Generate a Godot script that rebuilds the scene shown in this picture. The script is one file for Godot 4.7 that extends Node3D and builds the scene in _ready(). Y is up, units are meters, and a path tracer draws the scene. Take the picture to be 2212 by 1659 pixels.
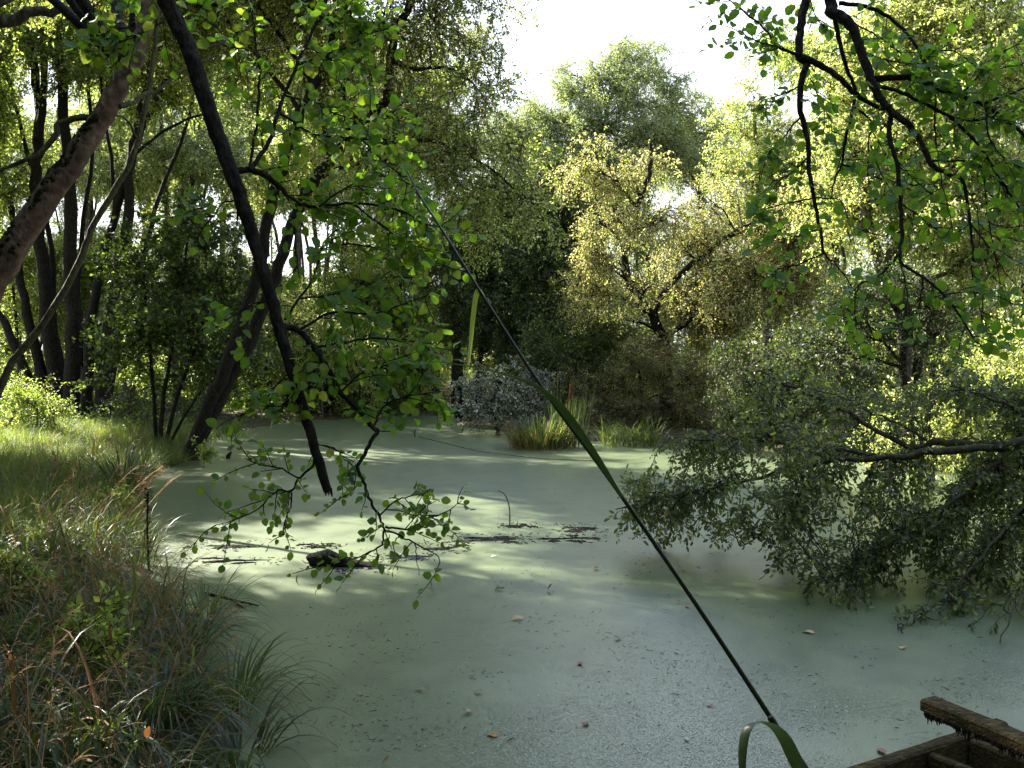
extends Node3D
# A duckweed pond in a wood, looking from a pond-dipping platform on the near bank.
# x right, y up, -z ahead; the water lies at y = 0 and the eye is 2 m above it.

const EYE := Vector3(0, 2.0, 0)
const PITCH := -0.0351
const LENS := 1980.0
var rng := RandomNumberGenerator.new()
var view := Basis(Vector3.RIGHT, PITCH)
var taken := {}
var M := {}
var S := {}

# ------------------------------------------------------------------ helpers
func at(x: float, y: float, d: float) -> Vector3:      # survey: bearing, elevation and distance to a point of the place
	return EYE + view * (Vector3((x - 1106.0) / LENS, (829.5 - y) / LENS, -1.0) * d)

func run(list: Array, d0: float, d1: float) -> Array:  # a line of surveyed points that goes from distance d0 to d1
	var out := []
	for i in list.size():
		out.append(at(list[i][0], list[i][1], lerpf(d0, d1, float(i) / maxf(1.0, list.size() - 1.0))))
	return out

func water_at(x: float, y: float) -> Vector3:          # the point of the water's surface on that bearing
	var v: Vector3 = view * Vector3((x - 1106.0) / LENS, (829.5 - y) / LENS, -1.0)
	return EYE + v * (-EYE.y / v.y)

func lin(r: float, g: float, b: float) -> Color:
	return Color(r, g, b).linear_to_srgb()

func rnd(a: float, b: float) -> float:
	return rng.randf_range(a, b)

func ball() -> Vector3:
	return Vector3(rng.randfn(), rng.randfn(), rng.randfn()).normalized()

func numbered(called: String) -> String:
	taken[called] = taken.get(called, 0) + 1
	return called if taken[called] == 1 else "%s_%03d" % [called, taken[called] - 1]

func tag(o: Node, label: String, category: String, group := "") -> void:
	o.set_meta("label", label)
	o.set_meta("category", category)
	if group: o.set_meta("group", group)

func thing(called: String, label: String, category: String, where: Vector3, group := "") -> Node3D:
	var o := Node3D.new()
	o.name = numbered(called)
	add_child(o)
	o.position = where
	tag(o, label, category, group)
	return o

class Shape:                                            # collects triangles of one mesh, in world axes
	var v := PackedVector3Array()
	var n := PackedVector3Array()
	var i := PackedInt32Array()
	func mesh(off := Vector3.ZERO) -> ArrayMesh:
		var m := ArrayMesh.new()
		into(m, null, off)
		return m
	func into(m: ArrayMesh, mat: Material, off := Vector3.ZERO) -> void:
		if v.is_empty(): return
		var a := []
		a.resize(Mesh.ARRAY_MAX)
		var w := v
		if off != Vector3.ZERO:
			w = Transform3D(Basis(), -off) * v
		a[Mesh.ARRAY_VERTEX] = w
		a[Mesh.ARRAY_NORMAL] = n
		a[Mesh.ARRAY_INDEX] = i
		m.add_surface_from_arrays(Mesh.PRIMITIVE_TRIANGLES, a)
		if mat: m.surface_set_material(m.get_surface_count() - 1, mat)
	func tri(a: Vector3, b: Vector3, c: Vector3) -> void:
		var k := v.size()
		var m := (c - a).cross(b - a).normalized()
		v.append_array([a, b, c])
		n.append_array([m, m, m])
		i.append_array([k, k + 1, k + 2])
	func quad(a: Vector3, b: Vector3, c: Vector3, d: Vector3) -> void:
		tri(a, b, c)
		tri(a, c, d)
	func tube(p: Array, r: Array, sides := 6, rough := 0.0, rg: RandomNumberGenerator = null) -> void:
		var k0 := v.size()
		var cnt := p.size()
		var ref := Vector3.UP
		var d0: Vector3 = (p[1] - p[0]).normalized()
		if absf(d0.dot(ref)) > 0.9: ref = Vector3.RIGHT
		for j in cnt:
			var d: Vector3 = (p[mini(j + 1, cnt - 1)] - p[maxi(j - 1, 0)]).normalized()
			var u := (ref - d * ref.dot(d)).normalized()
			ref = u
			var w := d.cross(u)
			for s in sides:
				var an := TAU * s / sides
				var o := u * cos(an) + w * sin(an)
				var rr: float = r[j]
				if rg: rr *= 1.0 + rough * rg.randf_range(-1, 1)
				v.append(p[j] + o * rr)
				n.append(o)
		for j in cnt - 1:
			for s in sides:
				var a := k0 + j * sides + s
				var b := k0 + j * sides + (s + 1) % sides
				i.append_array([a, a + sides, b, b, a + sides, b + sides])
		for e in [0, cnt - 1]:
			var c := v.size()
			v.append(p[e])
			n.append(((p[0] - p[1]) if e == 0 else (p[cnt - 1] - p[cnt - 2])).normalized())
			for s in sides:
				var a: int = k0 + e * sides + s
				var b: int = k0 + e * sides + (s + 1) % sides
				if e == 0: i.append_array([c, a, b])
				else: i.append_array([c, b, a])
	func ribbon(p: Array, side: Vector3, w: Array, fold := 0.0) -> void:   # a blade: left edge, midrib, right edge
		var k0 := v.size()
		var cnt := p.size()
		for j in cnt:
			var d: Vector3 = (p[mini(j + 1, cnt - 1)] - p[maxi(j - 1, 0)]).normalized()
			var sd := (side - d * side.dot(d)).normalized()
			var up := sd.cross(d).normalized()
			v.append(p[j] - sd * w[j] + up * fold * w[j])
			v.append(p[j])
			v.append(p[j] + sd * w[j] + up * fold * w[j])
			n.append((up + sd * fold).normalized())
			n.append(up)
			n.append((up - sd * fold).normalized())
		for j in cnt - 1:
			for s in 2:
				var a := k0 + j * 3 + s
				i.append_array([a, a + 3, a + 1, a + 1, a + 3, a + 4])
	func leaf(base: Vector3, d: Vector3, up: Vector3, ln: float, wd: float, bend: float) -> void:   # a small leaf of four faces
		var sd := d.cross(up).normalized()
		var nn := sd.cross(d).normalized()
		var k := v.size()
		var mid := base + d * ln * 0.5 + nn * bend * ln * 0.25
		v.append_array([base, mid - sd * wd * 0.5 + nn * bend * wd * 0.5, mid, mid + sd * wd * 0.5 + nn * bend * wd * 0.5, base + d * ln - nn * bend * ln * 0.3])
		n.append_array([nn, (nn + sd * bend).normalized(), nn, (nn - sd * bend).normalized(), (nn + d * bend).normalized()])
		i.append_array([k, k + 1, k + 2, k, k + 2, k + 3, k + 1, k + 4, k + 2, k + 2, k + 4, k + 3])

func origin_of(o: Node3D) -> Vector3:
	var p := Vector3.ZERO
	while o != self and o != null:
		p += o.position
		o = o.get_parent() as Node3D
	return p

func piece(called: String, s: Shape, mat: Material, parent: Node3D) -> MeshInstance3D:
	var o := MeshInstance3D.new()
	o.name = called
	o.mesh = s.mesh(origin_of(parent))
	o.material_override = mat
	parent.add_child(o, true)
	return o

func many(called: String, mesh: Mesh, where: Array, parent: Node3D) -> MultiMeshInstance3D:
	var m := MultiMesh.new()
	m.transform_format = MultiMesh.TRANSFORM_3D
	m.mesh = mesh
	m.instance_count = where.size()
	var off: Vector3 = parent.position if parent != self else Vector3.ZERO
	for k in where.size():
		var t: Transform3D = where[k]
		t.origin -= off
		m.set_instance_transform(k, t)
	var o := MultiMeshInstance3D.new()
	o.name = called
	o.multimesh = m
	o.set_meta("kind", "stuff")
	parent.add_child(o, true)
	return o

func smooth_line(p: Array, per := 4) -> Array:          # Catmull-Rom through the points
	var out := []
	for j in p.size() - 1:
		var a: Vector3 = p[maxi(j - 1, 0)]
		var b: Vector3 = p[j]
		var c: Vector3 = p[j + 1]
		var d: Vector3 = p[mini(j + 2, p.size() - 1)]
		for k in per:
			var t := float(k) / per
			out.append(0.5 * (2.0 * b + (c - a) * t + (2.0 * a - 5.0 * b + 4.0 * c - d) * t * t + (3.0 * b - a - 3.0 * c + d) * t * t * t))
	out.append(p[p.size() - 1])
	return out

func radii(count: int, r0: float, r1: float, power := 1.0) -> Array:
	var out := []
	for j in count:
		out.append(lerpf(r0, r1, pow(float(j) / maxf(1.0, count - 1.0), power)))
	return out

func wobble(p: Array, amount: float) -> Array:
	var out := []
	for j in p.size():
		out.append(p[j] + (ball() * amount if j > 0 and j < p.size() - 1 else Vector3.ZERO))
	return out

# ------------------------------------------------------------------ materials
func noise_image(w: int, freq: float, kind: int, sd: int, stops: Array, octaves := 4) -> NoiseTexture2D:
	var f := FastNoiseLite.new()
	f.noise_type = kind
	f.seed = sd
	f.frequency = freq
	f.fractal_octaves = octaves
	f.cellular_return_type = FastNoiseLite.RETURN_DISTANCE
	var t := NoiseTexture2D.new()
	t.width = w
	t.height = w
	t.seamless = true
	t.noise = f
	if stops:
		var g := Gradient.new()
		g.offsets = PackedFloat32Array(stops.map(func(s): return s[0]))
		g.colors = PackedColorArray(stops.map(func(s): return s[1]))
		t.color_ramp = g
	return t

func solid(rough: float, spec := 0.5) -> StandardMaterial3D:
	var m := StandardMaterial3D.new()
	m.roughness = rough
	m.metallic_specular = spec
	return m

func leaf_mat(c: Array, through: Array, rough := 0.55, spec := 0.4) -> StandardMaterial3D:
	var m := solid(rough, spec)
	m.albedo_color = lin(c[0], c[1], c[2])
	m.backlight_enabled = true
	m.backlight = lin(through[0], through[1], through[2])
	m.cull_mode = BaseMaterial3D.CULL_DISABLED
	return m

func bark(stops: Array, sd: int, scale: Vector3, relief := 1.0, world := false) -> StandardMaterial3D:
	var m := solid(0.92, 0.3)
	m.albedo_texture = noise_image(256, 0.02, FastNoiseLite.TYPE_SIMPLEX_SMOOTH, sd, stops, 5)
	m.heightmap_enabled = true
	m.heightmap_texture = S.rough
	m.heightmap_scale = relief
	m.uv1_triplanar = true
	m.uv1_world_triplanar = world
	m.uv1_scale = scale
	return m

func make_materials() -> void:
	S.rough = noise_image(256, 0.03, FastNoiseLite.TYPE_SIMPLEX, 5, [], 5)
	# bark
	M.bark_dark = bark([[0.0, lin(0.006, 0.005, 0.004)], [0.5, lin(0.016, 0.013, 0.010)], [0.75, lin(0.03, 0.027, 0.018)], [1.0, lin(0.06, 0.055, 0.04)]], 11, Vector3(4, 1.5, 4), 2.0)
	M.bark_grey = bark([[0.0, lin(0.025, 0.02, 0.015)], [0.45, lin(0.065, 0.054, 0.04)], [0.7, lin(0.10, 0.09, 0.065)], [1.0, lin(0.20, 0.19, 0.15)]], 12, Vector3(2.2, 0.9, 2.2), 2.0)
	M.bark_mossy = bark([[0.0, lin(0.02, 0.016, 0.012)], [0.45, lin(0.06, 0.047, 0.034)], [0.6, lin(0.055, 0.06, 0.02)], [1.0, lin(0.11, 0.12, 0.035)]], 13, Vector3(2.5, 1.0, 2.5), 2.0)
	M.bark_pink = bark([[0.0, lin(0.02, 0.018, 0.01)], [0.3, lin(0.055, 0.042, 0.026)], [0.48, lin(0.12, 0.075, 0.052)], [0.7, lin(0.16, 0.10, 0.07)], [0.85, lin(0.2, 0.15, 0.11)], [1.0, lin(0.34, 0.31, 0.26)]], 14, Vector3(2.2, 1.6, 2.2), 1.2)
	M.moss = bark([[0.0, lin(0.012, 0.014, 0.006)], [0.5, lin(0.035, 0.05, 0.012)], [1.0, lin(0.10, 0.13, 0.03)]], 15, Vector3(9, 9, 9), 3.0)
	M.twig = solid(0.85, 0.3)
	M.twig.albedo_color = lin(0.035, 0.027, 0.02)
	M.twig_pale = solid(0.85, 0.3)
	M.twig_pale.albedo_color = lin(0.09, 0.07, 0.05)
	# leaves: [colour, light let through]
	M.alder_a = leaf_mat([0.035, 0.065, 0.014], [0.22, 0.44, 0.02], 0.58, 0.35)
	M.alder_b = leaf_mat([0.05, 0.085, 0.018], [0.32, 0.54, 0.03], 0.58, 0.35)
	M.alder_y = leaf_mat([0.13, 0.15, 0.025], [0.44, 0.50, 0.05], 0.6, 0.35)
	M.alder_c = leaf_mat([0.04, 0.06, 0.012], [0.26, 0.38, 0.02], 0.6, 0.35)
	M.alder_d = leaf_mat([0.03, 0.06, 0.016], [0.14, 0.32, 0.03], 0.5, 0.4)
	M.alder_e = leaf_mat([0.07, 0.095, 0.02], [0.36, 0.46, 0.04], 0.6, 0.35)
	M.alder_n = leaf_mat([0.09, 0.06, 0.025], [0.2, 0.14, 0.03], 0.7, 0.3)
	M.green = leaf_mat([0.05, 0.07, 0.015], [0.25, 0.37, 0.03])
	M.lime = leaf_mat([0.14, 0.18, 0.045], [0.56, 0.7, 0.12])
	M.olive = leaf_mat([0.095, 0.115, 0.032], [0.42, 0.5, 0.07])
	M.yellow = leaf_mat([0.42, 0.40, 0.18], [0.9, 0.86, 0.32])
	M.gold = leaf_mat([0.30, 0.22, 0.08], [0.55, 0.42, 0.1])
	M.brown = leaf_mat([0.10, 0.075, 0.04], [0.2, 0.14, 0.05], 0.7)
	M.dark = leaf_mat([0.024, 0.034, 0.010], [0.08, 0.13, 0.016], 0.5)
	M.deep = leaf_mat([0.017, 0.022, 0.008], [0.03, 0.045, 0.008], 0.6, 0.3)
	M.pale = leaf_mat([0.15, 0.17, 0.09], [0.36, 0.44, 0.16])
	M.sallow = leaf_mat([0.042, 0.052, 0.018], [0.16, 0.21, 0.03], 0.5)
	M.sallow_under = leaf_mat([0.11, 0.12, 0.075], [0.16, 0.2, 0.06], 0.6)
	M.silver = leaf_mat([0.32, 0.33, 0.27], [0.14, 0.16, 0.1], 0.35, 0.6)
	M.russet = leaf_mat([0.10, 0.05, 0.03], [0.2, 0.09, 0.04], 0.6)
	M.blade = leaf_mat([0.034, 0.046, 0.011], [0.14, 0.2, 0.018], 0.5, 0.4)
	M.blade_blue = leaf_mat([0.018, 0.028, 0.009], [0.06, 0.1, 0.014], 0.42, 0.45)
	M.blade_light = leaf_mat([0.075, 0.10, 0.025], [0.24, 0.32, 0.04], 0.55, 0.35)
	M.straw = leaf_mat([0.36, 0.23, 0.10], [0.3, 0.18, 0.07], 0.7)
	M.rust = leaf_mat([0.17, 0.08, 0.03], [0.2, 0.1, 0.03], 0.7)
	# ground and water
	M.soil = bark([[0.0, lin(0.02, 0.015, 0.01)], [0.4, lin(0.05, 0.037, 0.022)], [0.6, lin(0.06, 0.06, 0.022)], [1.0, lin(0.10, 0.11, 0.035)]], 21, Vector3(0.7, 0.7, 0.7), 6.0, true)
	var w := solid(0.38, 0.7)
	w.clearcoat_enabled = true
	w.clearcoat = 1.0
	w.clearcoat_roughness = 0.34
	w.albedo_texture = noise_image(1024, 0.16, FastNoiseLite.TYPE_CELLULAR, 31, [[0.0, lin(0.22, 0.26, 0.13)], [0.3, lin(0.155, 0.19, 0.085)], [0.6, lin(0.08, 0.11, 0.042)], [1.0, lin(0.02, 0.03, 0.012)]], 2)
	w.uv1_triplanar = true
	w.uv1_world_triplanar = true
	w.uv1_scale = Vector3(1.9, 1.9, 1.9)
	w.heightmap_enabled = true
	w.heightmap_texture = noise_image(512, 0.16, FastNoiseLite.TYPE_CELLULAR, 31, [], 2)
	w.heightmap_scale = 0.16
	w.heightmap_flip_texture = true
	w.detail_enabled = true
	w.detail_blend_mode = BaseMaterial3D.BLEND_MODE_MUL
	w.detail_uv_layer = BaseMaterial3D.DETAIL_UV_2
	w.detail_albedo = noise_image(512, 0.012, FastNoiseLite.TYPE_SIMPLEX_SMOOTH, 33, [[0.0, lin(0.42, 0.5, 0.42)], [0.35, lin(0.72, 0.78, 0.72)], [0.55, lin(0.9, 0.92, 0.88)], [1.0, lin(1, 1, 0.95)]], 6)
	w.uv2_triplanar = true
	w.uv2_world_triplanar = true
	w.uv2_scale = Vector3(0.31, 0.31, 0.31)
	M.duckweed = w
	M.mud = bark([[0.0, lin(0.008, 0.007, 0.006)], [0.5, lin(0.025, 0.021, 0.018)], [0.8, lin(0.05, 0.045, 0.03)], [1.0, lin(0.11, 0.13, 0.06)]], 41, Vector3(5, 5, 5), 3.0, true)
	M.wet = solid(0.12, 0.6)
	M.wet.albedo_color = lin(0.018, 0.016, 0.018)
	M.log = bark([[0.0, lin(0.006, 0.005, 0.004)], [0.6, lin(0.018, 0.015, 0.012)], [1.0, lin(0.05, 0.045, 0.03)]], 42, Vector3(6, 6, 6), 3.0)
	M.timber = bark([[0.0, lin(0.014, 0.010, 0.005)], [0.45, lin(0.045, 0.031, 0.012)], [0.7, lin(0.08, 0.06, 0.022)], [1.0, lin(0.14, 0.11, 0.045)]], 43, Vector3(3, 9, 9), 0.8)

# a leafy twig: n leaves along a short stem, each leaf of one of the materials by weight
func spray(sd: int, count: int, length: float, ln: float, wd: float, mats: Array, droop := 0.2) -> ArrayMesh:
	rng.seed = sd
	var total := 0.0
	var shapes := []
	for e in mats:
		total += e[1]
		shapes.append(Shape.new())
	var stem := Shape.new()
	var stems := 4
	var per := int(ceil(float(count) / stems))
	for q in stems:
		var d := (Vector3(0, 0, 1) + ball() * 0.75).normalized()
		var p := []
		var start := Vector3(0, 0, rnd(0.0, 0.35) * length)
		if q == 0: start = Vector3.ZERO
		var ll := length * rnd(0.6, 1.0)
		for j in 4:
			p.append(start + d * ll * j / 3.0 + Vector3(0, -droop * ll * pow(j / 3.0, 2.0), 0) + ball() * 0.015)
		stem.tube(p, [0.006, 0.005, 0.004, 0.002], 3)
		for j in per:
			var t := rnd(0.12, 1.0) * 3.0
			var k := mini(int(t), 2)
			var b: Vector3 = p[k].lerp(p[k + 1], t - k)
			var ax: Vector3 = (p[k + 1] - p[k]).normalized()
			var ld := (ax * 0.5 + ball() * 0.9 + Vector3(0, -droop, 0)).normalized()
			var pick := rnd(0, total)
			var w := 0
			while w < mats.size() - 1 and pick > mats[w][1]:
				pick -= mats[w][1]
				w += 1
			var z := rnd(0.7, 1.2)
			shapes[w].leaf(b + ld * 0.012, ld, (Vector3.UP * 0.5 + ball()).normalized(), ln * z, wd * z, rnd(0.1, 0.5))
	var m := ArrayMesh.new()
	for w in mats.size():
		shapes[w].into(m, mats[w][0])
	stem.into(m, M.twig)
	return m

func make_sprays() -> void:
	S.willow = [spray(101, 56, 0.62, 0.062, 0.026, [[M.yellow, 5.0], [M.lime, 2.5], [M.olive, 1.5], [M.gold, 1.1], [M.brown, 0.9]], 0.35), spray(102, 52, 0.7, 0.06, 0.028, [[M.yellow, 4.0], [M.lime, 2.0], [M.gold, 1.4], [M.olive, 2.0], [M.brown, 1.2]], 0.35)]
	S.olive = [spray(111, 50, 0.6, 0.062, 0.03, [[M.olive, 5.0], [M.yellow, 1.6], [M.green, 2.6], [M.lime, 1.2], [M.brown, 0.4]], 0.3), spray(112, 50, 0.6, 0.06, 0.03, [[M.olive, 4.0], [M.yellow, 2.4], [M.green, 2.2], [M.lime, 1.2], [M.gold, 0.4], [M.brown, 0.4]], 0.3)]
	S.light = [spray(121, 46, 0.6, 0.07, 0.045, [[M.green, 4.0], [M.lime, 3.5], [M.olive, 1.0]], 0.1), spray(122, 46, 0.6, 0.07, 0.042, [[M.green, 3.0], [M.lime, 3.0], [M.yellow, 0.7], [M.olive, 1.0]], 0.1)]
	S.lime = [spray(131, 50, 0.6, 0.066, 0.036, [[M.lime, 5.0], [M.yellow, 2.6], [M.green, 1.5]], 0.25), spray(132, 50, 0.6, 0.066, 0.036, [[M.lime, 4.0], [M.yellow, 3.4], [M.green, 1.2], [M.gold, 0.6]], 0.25)]
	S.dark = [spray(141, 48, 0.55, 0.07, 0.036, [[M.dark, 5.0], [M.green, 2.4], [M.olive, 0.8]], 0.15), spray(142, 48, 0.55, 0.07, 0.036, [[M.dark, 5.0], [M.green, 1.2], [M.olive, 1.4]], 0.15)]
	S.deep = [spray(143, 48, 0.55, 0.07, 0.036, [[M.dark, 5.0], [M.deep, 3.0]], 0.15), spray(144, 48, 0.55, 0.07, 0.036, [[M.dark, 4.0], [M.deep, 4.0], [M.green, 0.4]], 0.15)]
	S.hazel = [spray(151, 30, 0.5, 0.085, 0.065, [[M.dark, 4.5], [M.green, 2.0], [M.lime, 0.2]], 0.1), spray(152, 30, 0.5, 0.085, 0.065, [[M.dark, 4.5], [M.green, 2.4], [M.lime, 0.3]], 0.1)]
	S.pale = [spray(161, 50, 0.7, 0.075, 0.036, [[M.pale, 5.0], [M.green, 1.5], [M.olive, 1.2]], 0.1), spray(162, 50, 0.7, 0.075, 0.036, [[M.pale, 4.5], [M.lime, 1.5], [M.olive, 1.6]], 0.1)]
	S.sallow = [spray(171, 40, 0.42, 0.052, 0.025, [[M.sallow, 5.0], [M.sallow_under, 1.8], [M.olive, 1.0], [M.brown, 0.3]], 0.25), spray(172, 40, 0.42, 0.052, 0.025, [[M.sallow, 5.0], [M.sallow_under, 1.6], [M.lime, 1.0], [M.gold, 0.25]], 0.25)]
	S.silver = [spray(181, 46, 0.4, 0.06, 0.036, [[M.silver, 5.0], [M.dark, 2.2], [M.russet, 0.4]], 0.4), spray(182, 46, 0.4, 0.06, 0.036, [[M.silver, 4.0], [M.dark, 2.6], [M.olive, 0.8]], 0.4)]
	S.brownish = [spray(191, 50, 0.5, 0.055, 0.03, [[M.olive, 4.0], [M.russet, 1.6], [M.brown, 2.2], [M.yellow, 1.0]], 0.2), spray(192, 50, 0.5, 0.055, 0.03, [[M.olive, 3.4], [M.russet, 1.0], [M.brown, 2.2], [M.dark, 2.0]], 0.2)]
	S.herb = [spray(211, 16, 0.25, 0.09, 0.055, [[M.lime, 3.0], [M.alder_e, 3.0]], 0.1), spray(212, 14, 0.25, 0.09, 0.055, [[M.lime, 3.0], [M.alder_b, 3.0], [M.yellow, 0.5]], 0.1)]
	S.alder = [spray(201, 26, 0.45, 0.07, 0.056, [[M.alder_a, 4.0], [M.alder_b, 4.0], [M.alder_y, 0.3]], 0.15), spray(202, 26, 0.45, 0.07, 0.056, [[M.alder_a, 3.0], [M.alder_b, 5.0], [M.alder_y, 0.5]], 0.15)]

# ------------------------------------------------------------------ trees
# stems: list of [points, r0, r1]; blobs: list of [centre, radii]; the limbs and branchlets of each blob spring from the nearest lower stem
func tree(called: String, label: String, category: String, group: String, stems: Array, blobs: Array, sprays: Array, look := {}) -> Node3D:
	rng.seed = hash(label)
	var base: Vector3 = stems[0][0][0]
	var o := thing(called, label, category, base, group)
	var wood := Shape.new()
	var limbs := Shape.new()
	var along := []
	var barkm: Material = look.get("bark", M.bark_grey)
	for s in stems:
		var p := wobble(smooth_line(s[0], 4), s[1] * 0.25)
		var r := radii(p.size(), s[1], s[2], 0.8)
		r[0] *= look.get("flare", 1.35)
		wood = Shape.new()
		wood.tube(p, r, 9, 0.07, rng)
		piece("trunk", wood, barkm, o)
		for j in p.size():
			along.append([p[j], r[j]])
	var spots := [[], []]
	var dens: float = look.get("density", 1.0)
	var droop: float = look.get("droop", 0.15)
	var size: float = look.get("size", 1.0)
	for bl in blobs:
		var c: Vector3 = bl[0]
		var r: Vector3 = bl[1]
		var best = along[0]
		var score := 1e9
		for e in along:
			var dd: float = e[0].distance_to(c) + maxf(0.0, e[0].y - c.y + 0.3) * 2.0
			if dd < score:
				score = dd
				best = e
		var a: Vector3 = best[0]
		var r0: float = minf(best[1] * 0.55, 0.03 + 0.02 * r.length())
		var mid: Vector3 = a.lerp(c, 0.5) + Vector3(0, 0.12 * a.distance_to(c), 0) + ball() * 0.08 * a.distance_to(c)
		var limb := wobble(smooth_line([a, mid, c], 5), 0.03)
		limbs.tube(limb, radii(limb.size(), r0, r0 * 0.35), 6)
		var area := r.x * r.y + r.y * r.z + r.x * r.z
		var count := int(maxf(6.0, 13.0 * area * dens * look.get("twigs", 1.0)))
		for k in count:
			var u := ball()
			var reach := rnd(0.45, 1.15)
			if rng.randf() < 0.22: reach = rnd(1.1, 1.55)
			var e := c + u * r * reach
			if e.y < 0.12: e.y = 0.12 + rnd(0, 0.2)
			var s0: Vector3 = limb[limb.size() - 1 - rng.randi_range(0, mini(5, limb.size() - 1))]
			var m1 := s0.lerp(e, 0.55) + Vector3(0, droop * 0.9 * s0.distance_to(e), 0) + ball() * 0.1
			var line := smooth_line([s0, m1, e], 3)
			limbs.tube(line, radii(line.size(), minf(0.022, r0 * 0.4), 0.005), 3)
			var ns := int(maxf(3.0, look.get("sprays", 8.5) * s0.distance_to(e) / 1.4))
			for q in ns:
				var t := pow(rng.randf(), 0.6) * (line.size() - 1.001)
				var j := int(t)
				var p: Vector3 = line[j].lerp(line[j + 1], t - j)
				var ax: Vector3 = (line[j + 1] - line[j]).normalized()
				var d := (ax * 0.6 + ball() * 0.9 + Vector3(0, -droop, 0)).normalized()
				var sc := rnd(0.75, 1.25) * size
				var up := Vector3.UP if absf(d.y) < 0.95 else Vector3.RIGHT
				var bs := Basis.looking_at(-d, up).rotated(d, rnd(-0.6, 0.6)).scaled(Vector3.ONE * sc)
				spots[rng.randi() % 2].append(Transform3D(bs, p))
	piece("branches", limbs, look.get("limb_bark", barkm), o).set_meta("kind", "stuff")
	for k in 2:
		if spots[k]: many("crown", sprays[k], spots[k], o)
	S.sprays_total = S.get("sprays_total", 0) + spots[0].size() + spots[1].size()
	return o

# blobs given by bearing, elevation (survey units), distance and half-sizes in the same units
func blobs_at(list: Array, deep := 1.0) -> Array:
	var out := []
	for b in list:
		var d: float = b[2]
		out.append([at(b[0], b[1], d), Vector3(b[3] / LENS * d, b[4] / LENS * d, maxf(b[3], b[4]) / LENS * d * deep)])
	return out

func on_ground(x: float, d: float) -> Vector3:
	var p := at(x, 760, d)
	p.y = height(p.x, p.z) - 0.05
	return p

# ------------------------------------------------------------------ ground
var shore := PackedVector2Array()
var hump := FastNoiseLite.new()

func height(x: float, z: float) -> float:
	var p := Vector2(x, z)
	var best := 1e9
	var n := shore.size()
	for k in n:
		var q := Geometry2D.get_closest_point_to_segment(p, shore[k], shore[(k + 1) % n])
		best = minf(best, q.distance_to(p))
	if Geometry2D.is_point_in_polygon(p, shore): best = -best
	best += hump.get_noise_2d(x * 4.0, z * 4.0) * 0.35
	if best < 0.0: return maxf(-0.6, best * 0.5) - 0.01
	return 0.01 + 0.24 * (1.0 - exp(-best * 0.9)) + 0.05 * minf(best, 6.0) * (0.5 + hump.get_noise_2d(x, z)) + hump.get_noise_2d(x * 3.0, z * 3.0) * 0.10 * minf(1.0, best)

func make_ground() -> void:
	hump.seed = 7
	hump.frequency = 0.12
	for q in [[560, 1659], [500, 1480], [455, 1330], [330, 1210], [290, 1110], [345, 1020], [420, 985], [480, 940], [600, 915], [800, 899], [960, 898]]:
		var w := water_at(q[0], q[1])
		shore.append(Vector2(w.x, w.z))
	for q in [[-1.5, -24.5], [0.3, -22.3], [1.2, -20.5], [3.0, -20.2], [5.0, -19.0], [6.3, -16.0], [8.2, -13.6], [8.8, -10.0], [7.2, -6.0], [5.2, -2.6], [3.0, -1.4], [0.6, -1.3], [-0.9, -2.4]]:
		shore.append(Vector2(q[0], q[1]))
	var xs := []
	var zs := []
	for k in 161: xs.append(-24.0 + k * 0.3)
	for k in 161: zs.append(-40.0 + k * 0.3)
	for e in [30.0, 40.0, 60.0, 100.0, 200.0, 400.0]:
		xs.push_front(-e)
		xs.push_back(e)
		zs.push_front(-e - 20.0)
		zs.push_back(e)
	var st := SurfaceTool.new()
	st.begin(Mesh.PRIMITIVE_TRIANGLES)
	for z in zs:
		for x in xs:
			st.set_smooth_group(0)
			st.add_vertex(Vector3(x, height(x, z), z))
	var w := xs.size()
	for j in zs.size() - 1:
		for k in w - 1:
			var a := j * w + k
			for q in [a, a + 1, a + w, a + 1, a + w + 1, a + w]: st.add_index(q)
	st.generate_normals()
	var g := MeshInstance3D.new()
	g.name = "ground"
	g.mesh = st.commit()
	g.material_override = M.soil
	g.set_meta("kind", "structure")
	g.set_meta("label", "woodland soil and banks round the pond")
	add_child(g)
	var s := Shape.new()
	s.quad(Vector3(-14, 0, -34), Vector3(14, 0, -34), Vector3(14, 0, 2), Vector3(-14, 0, 2))
	var pond := piece("pond_water", s, M.duckweed, self)
	pond.set_meta("kind", "structure")
	pond.set_meta("label", "still pond covered with pale green duckweed")

# ------------------------------------------------------------------ blades
func blade(s: Shape, base: Vector3, lean: Vector3, ln: float, wd: float, curl: float, segs := 6) -> void:
	var p := []
	var w := []
	var d := (Vector3.UP + lean).normalized()
	var q := base
	var flat := Vector3(lean.x, 0, lean.z)
	if flat.length() < 0.01: flat = Vector3(1, 0, 0)
	flat = flat.normalized()
	var step := ln / segs
	for j in segs + 1:
		p.append(q)
		var t := float(j) / segs
		w.append(maxf(0.0008, wd * 0.5 * minf(1.0, 0.55 + 1.6 * t) * (1.0 - pow(t, 2.6))))
		d = (d + (flat * 0.35 + Vector3.DOWN) * curl * (0.3 + t) / segs * 2.2).normalized()
		q += d * step
	s.ribbon(p, flat.cross(Vector3.UP), w, 0.35)

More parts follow.
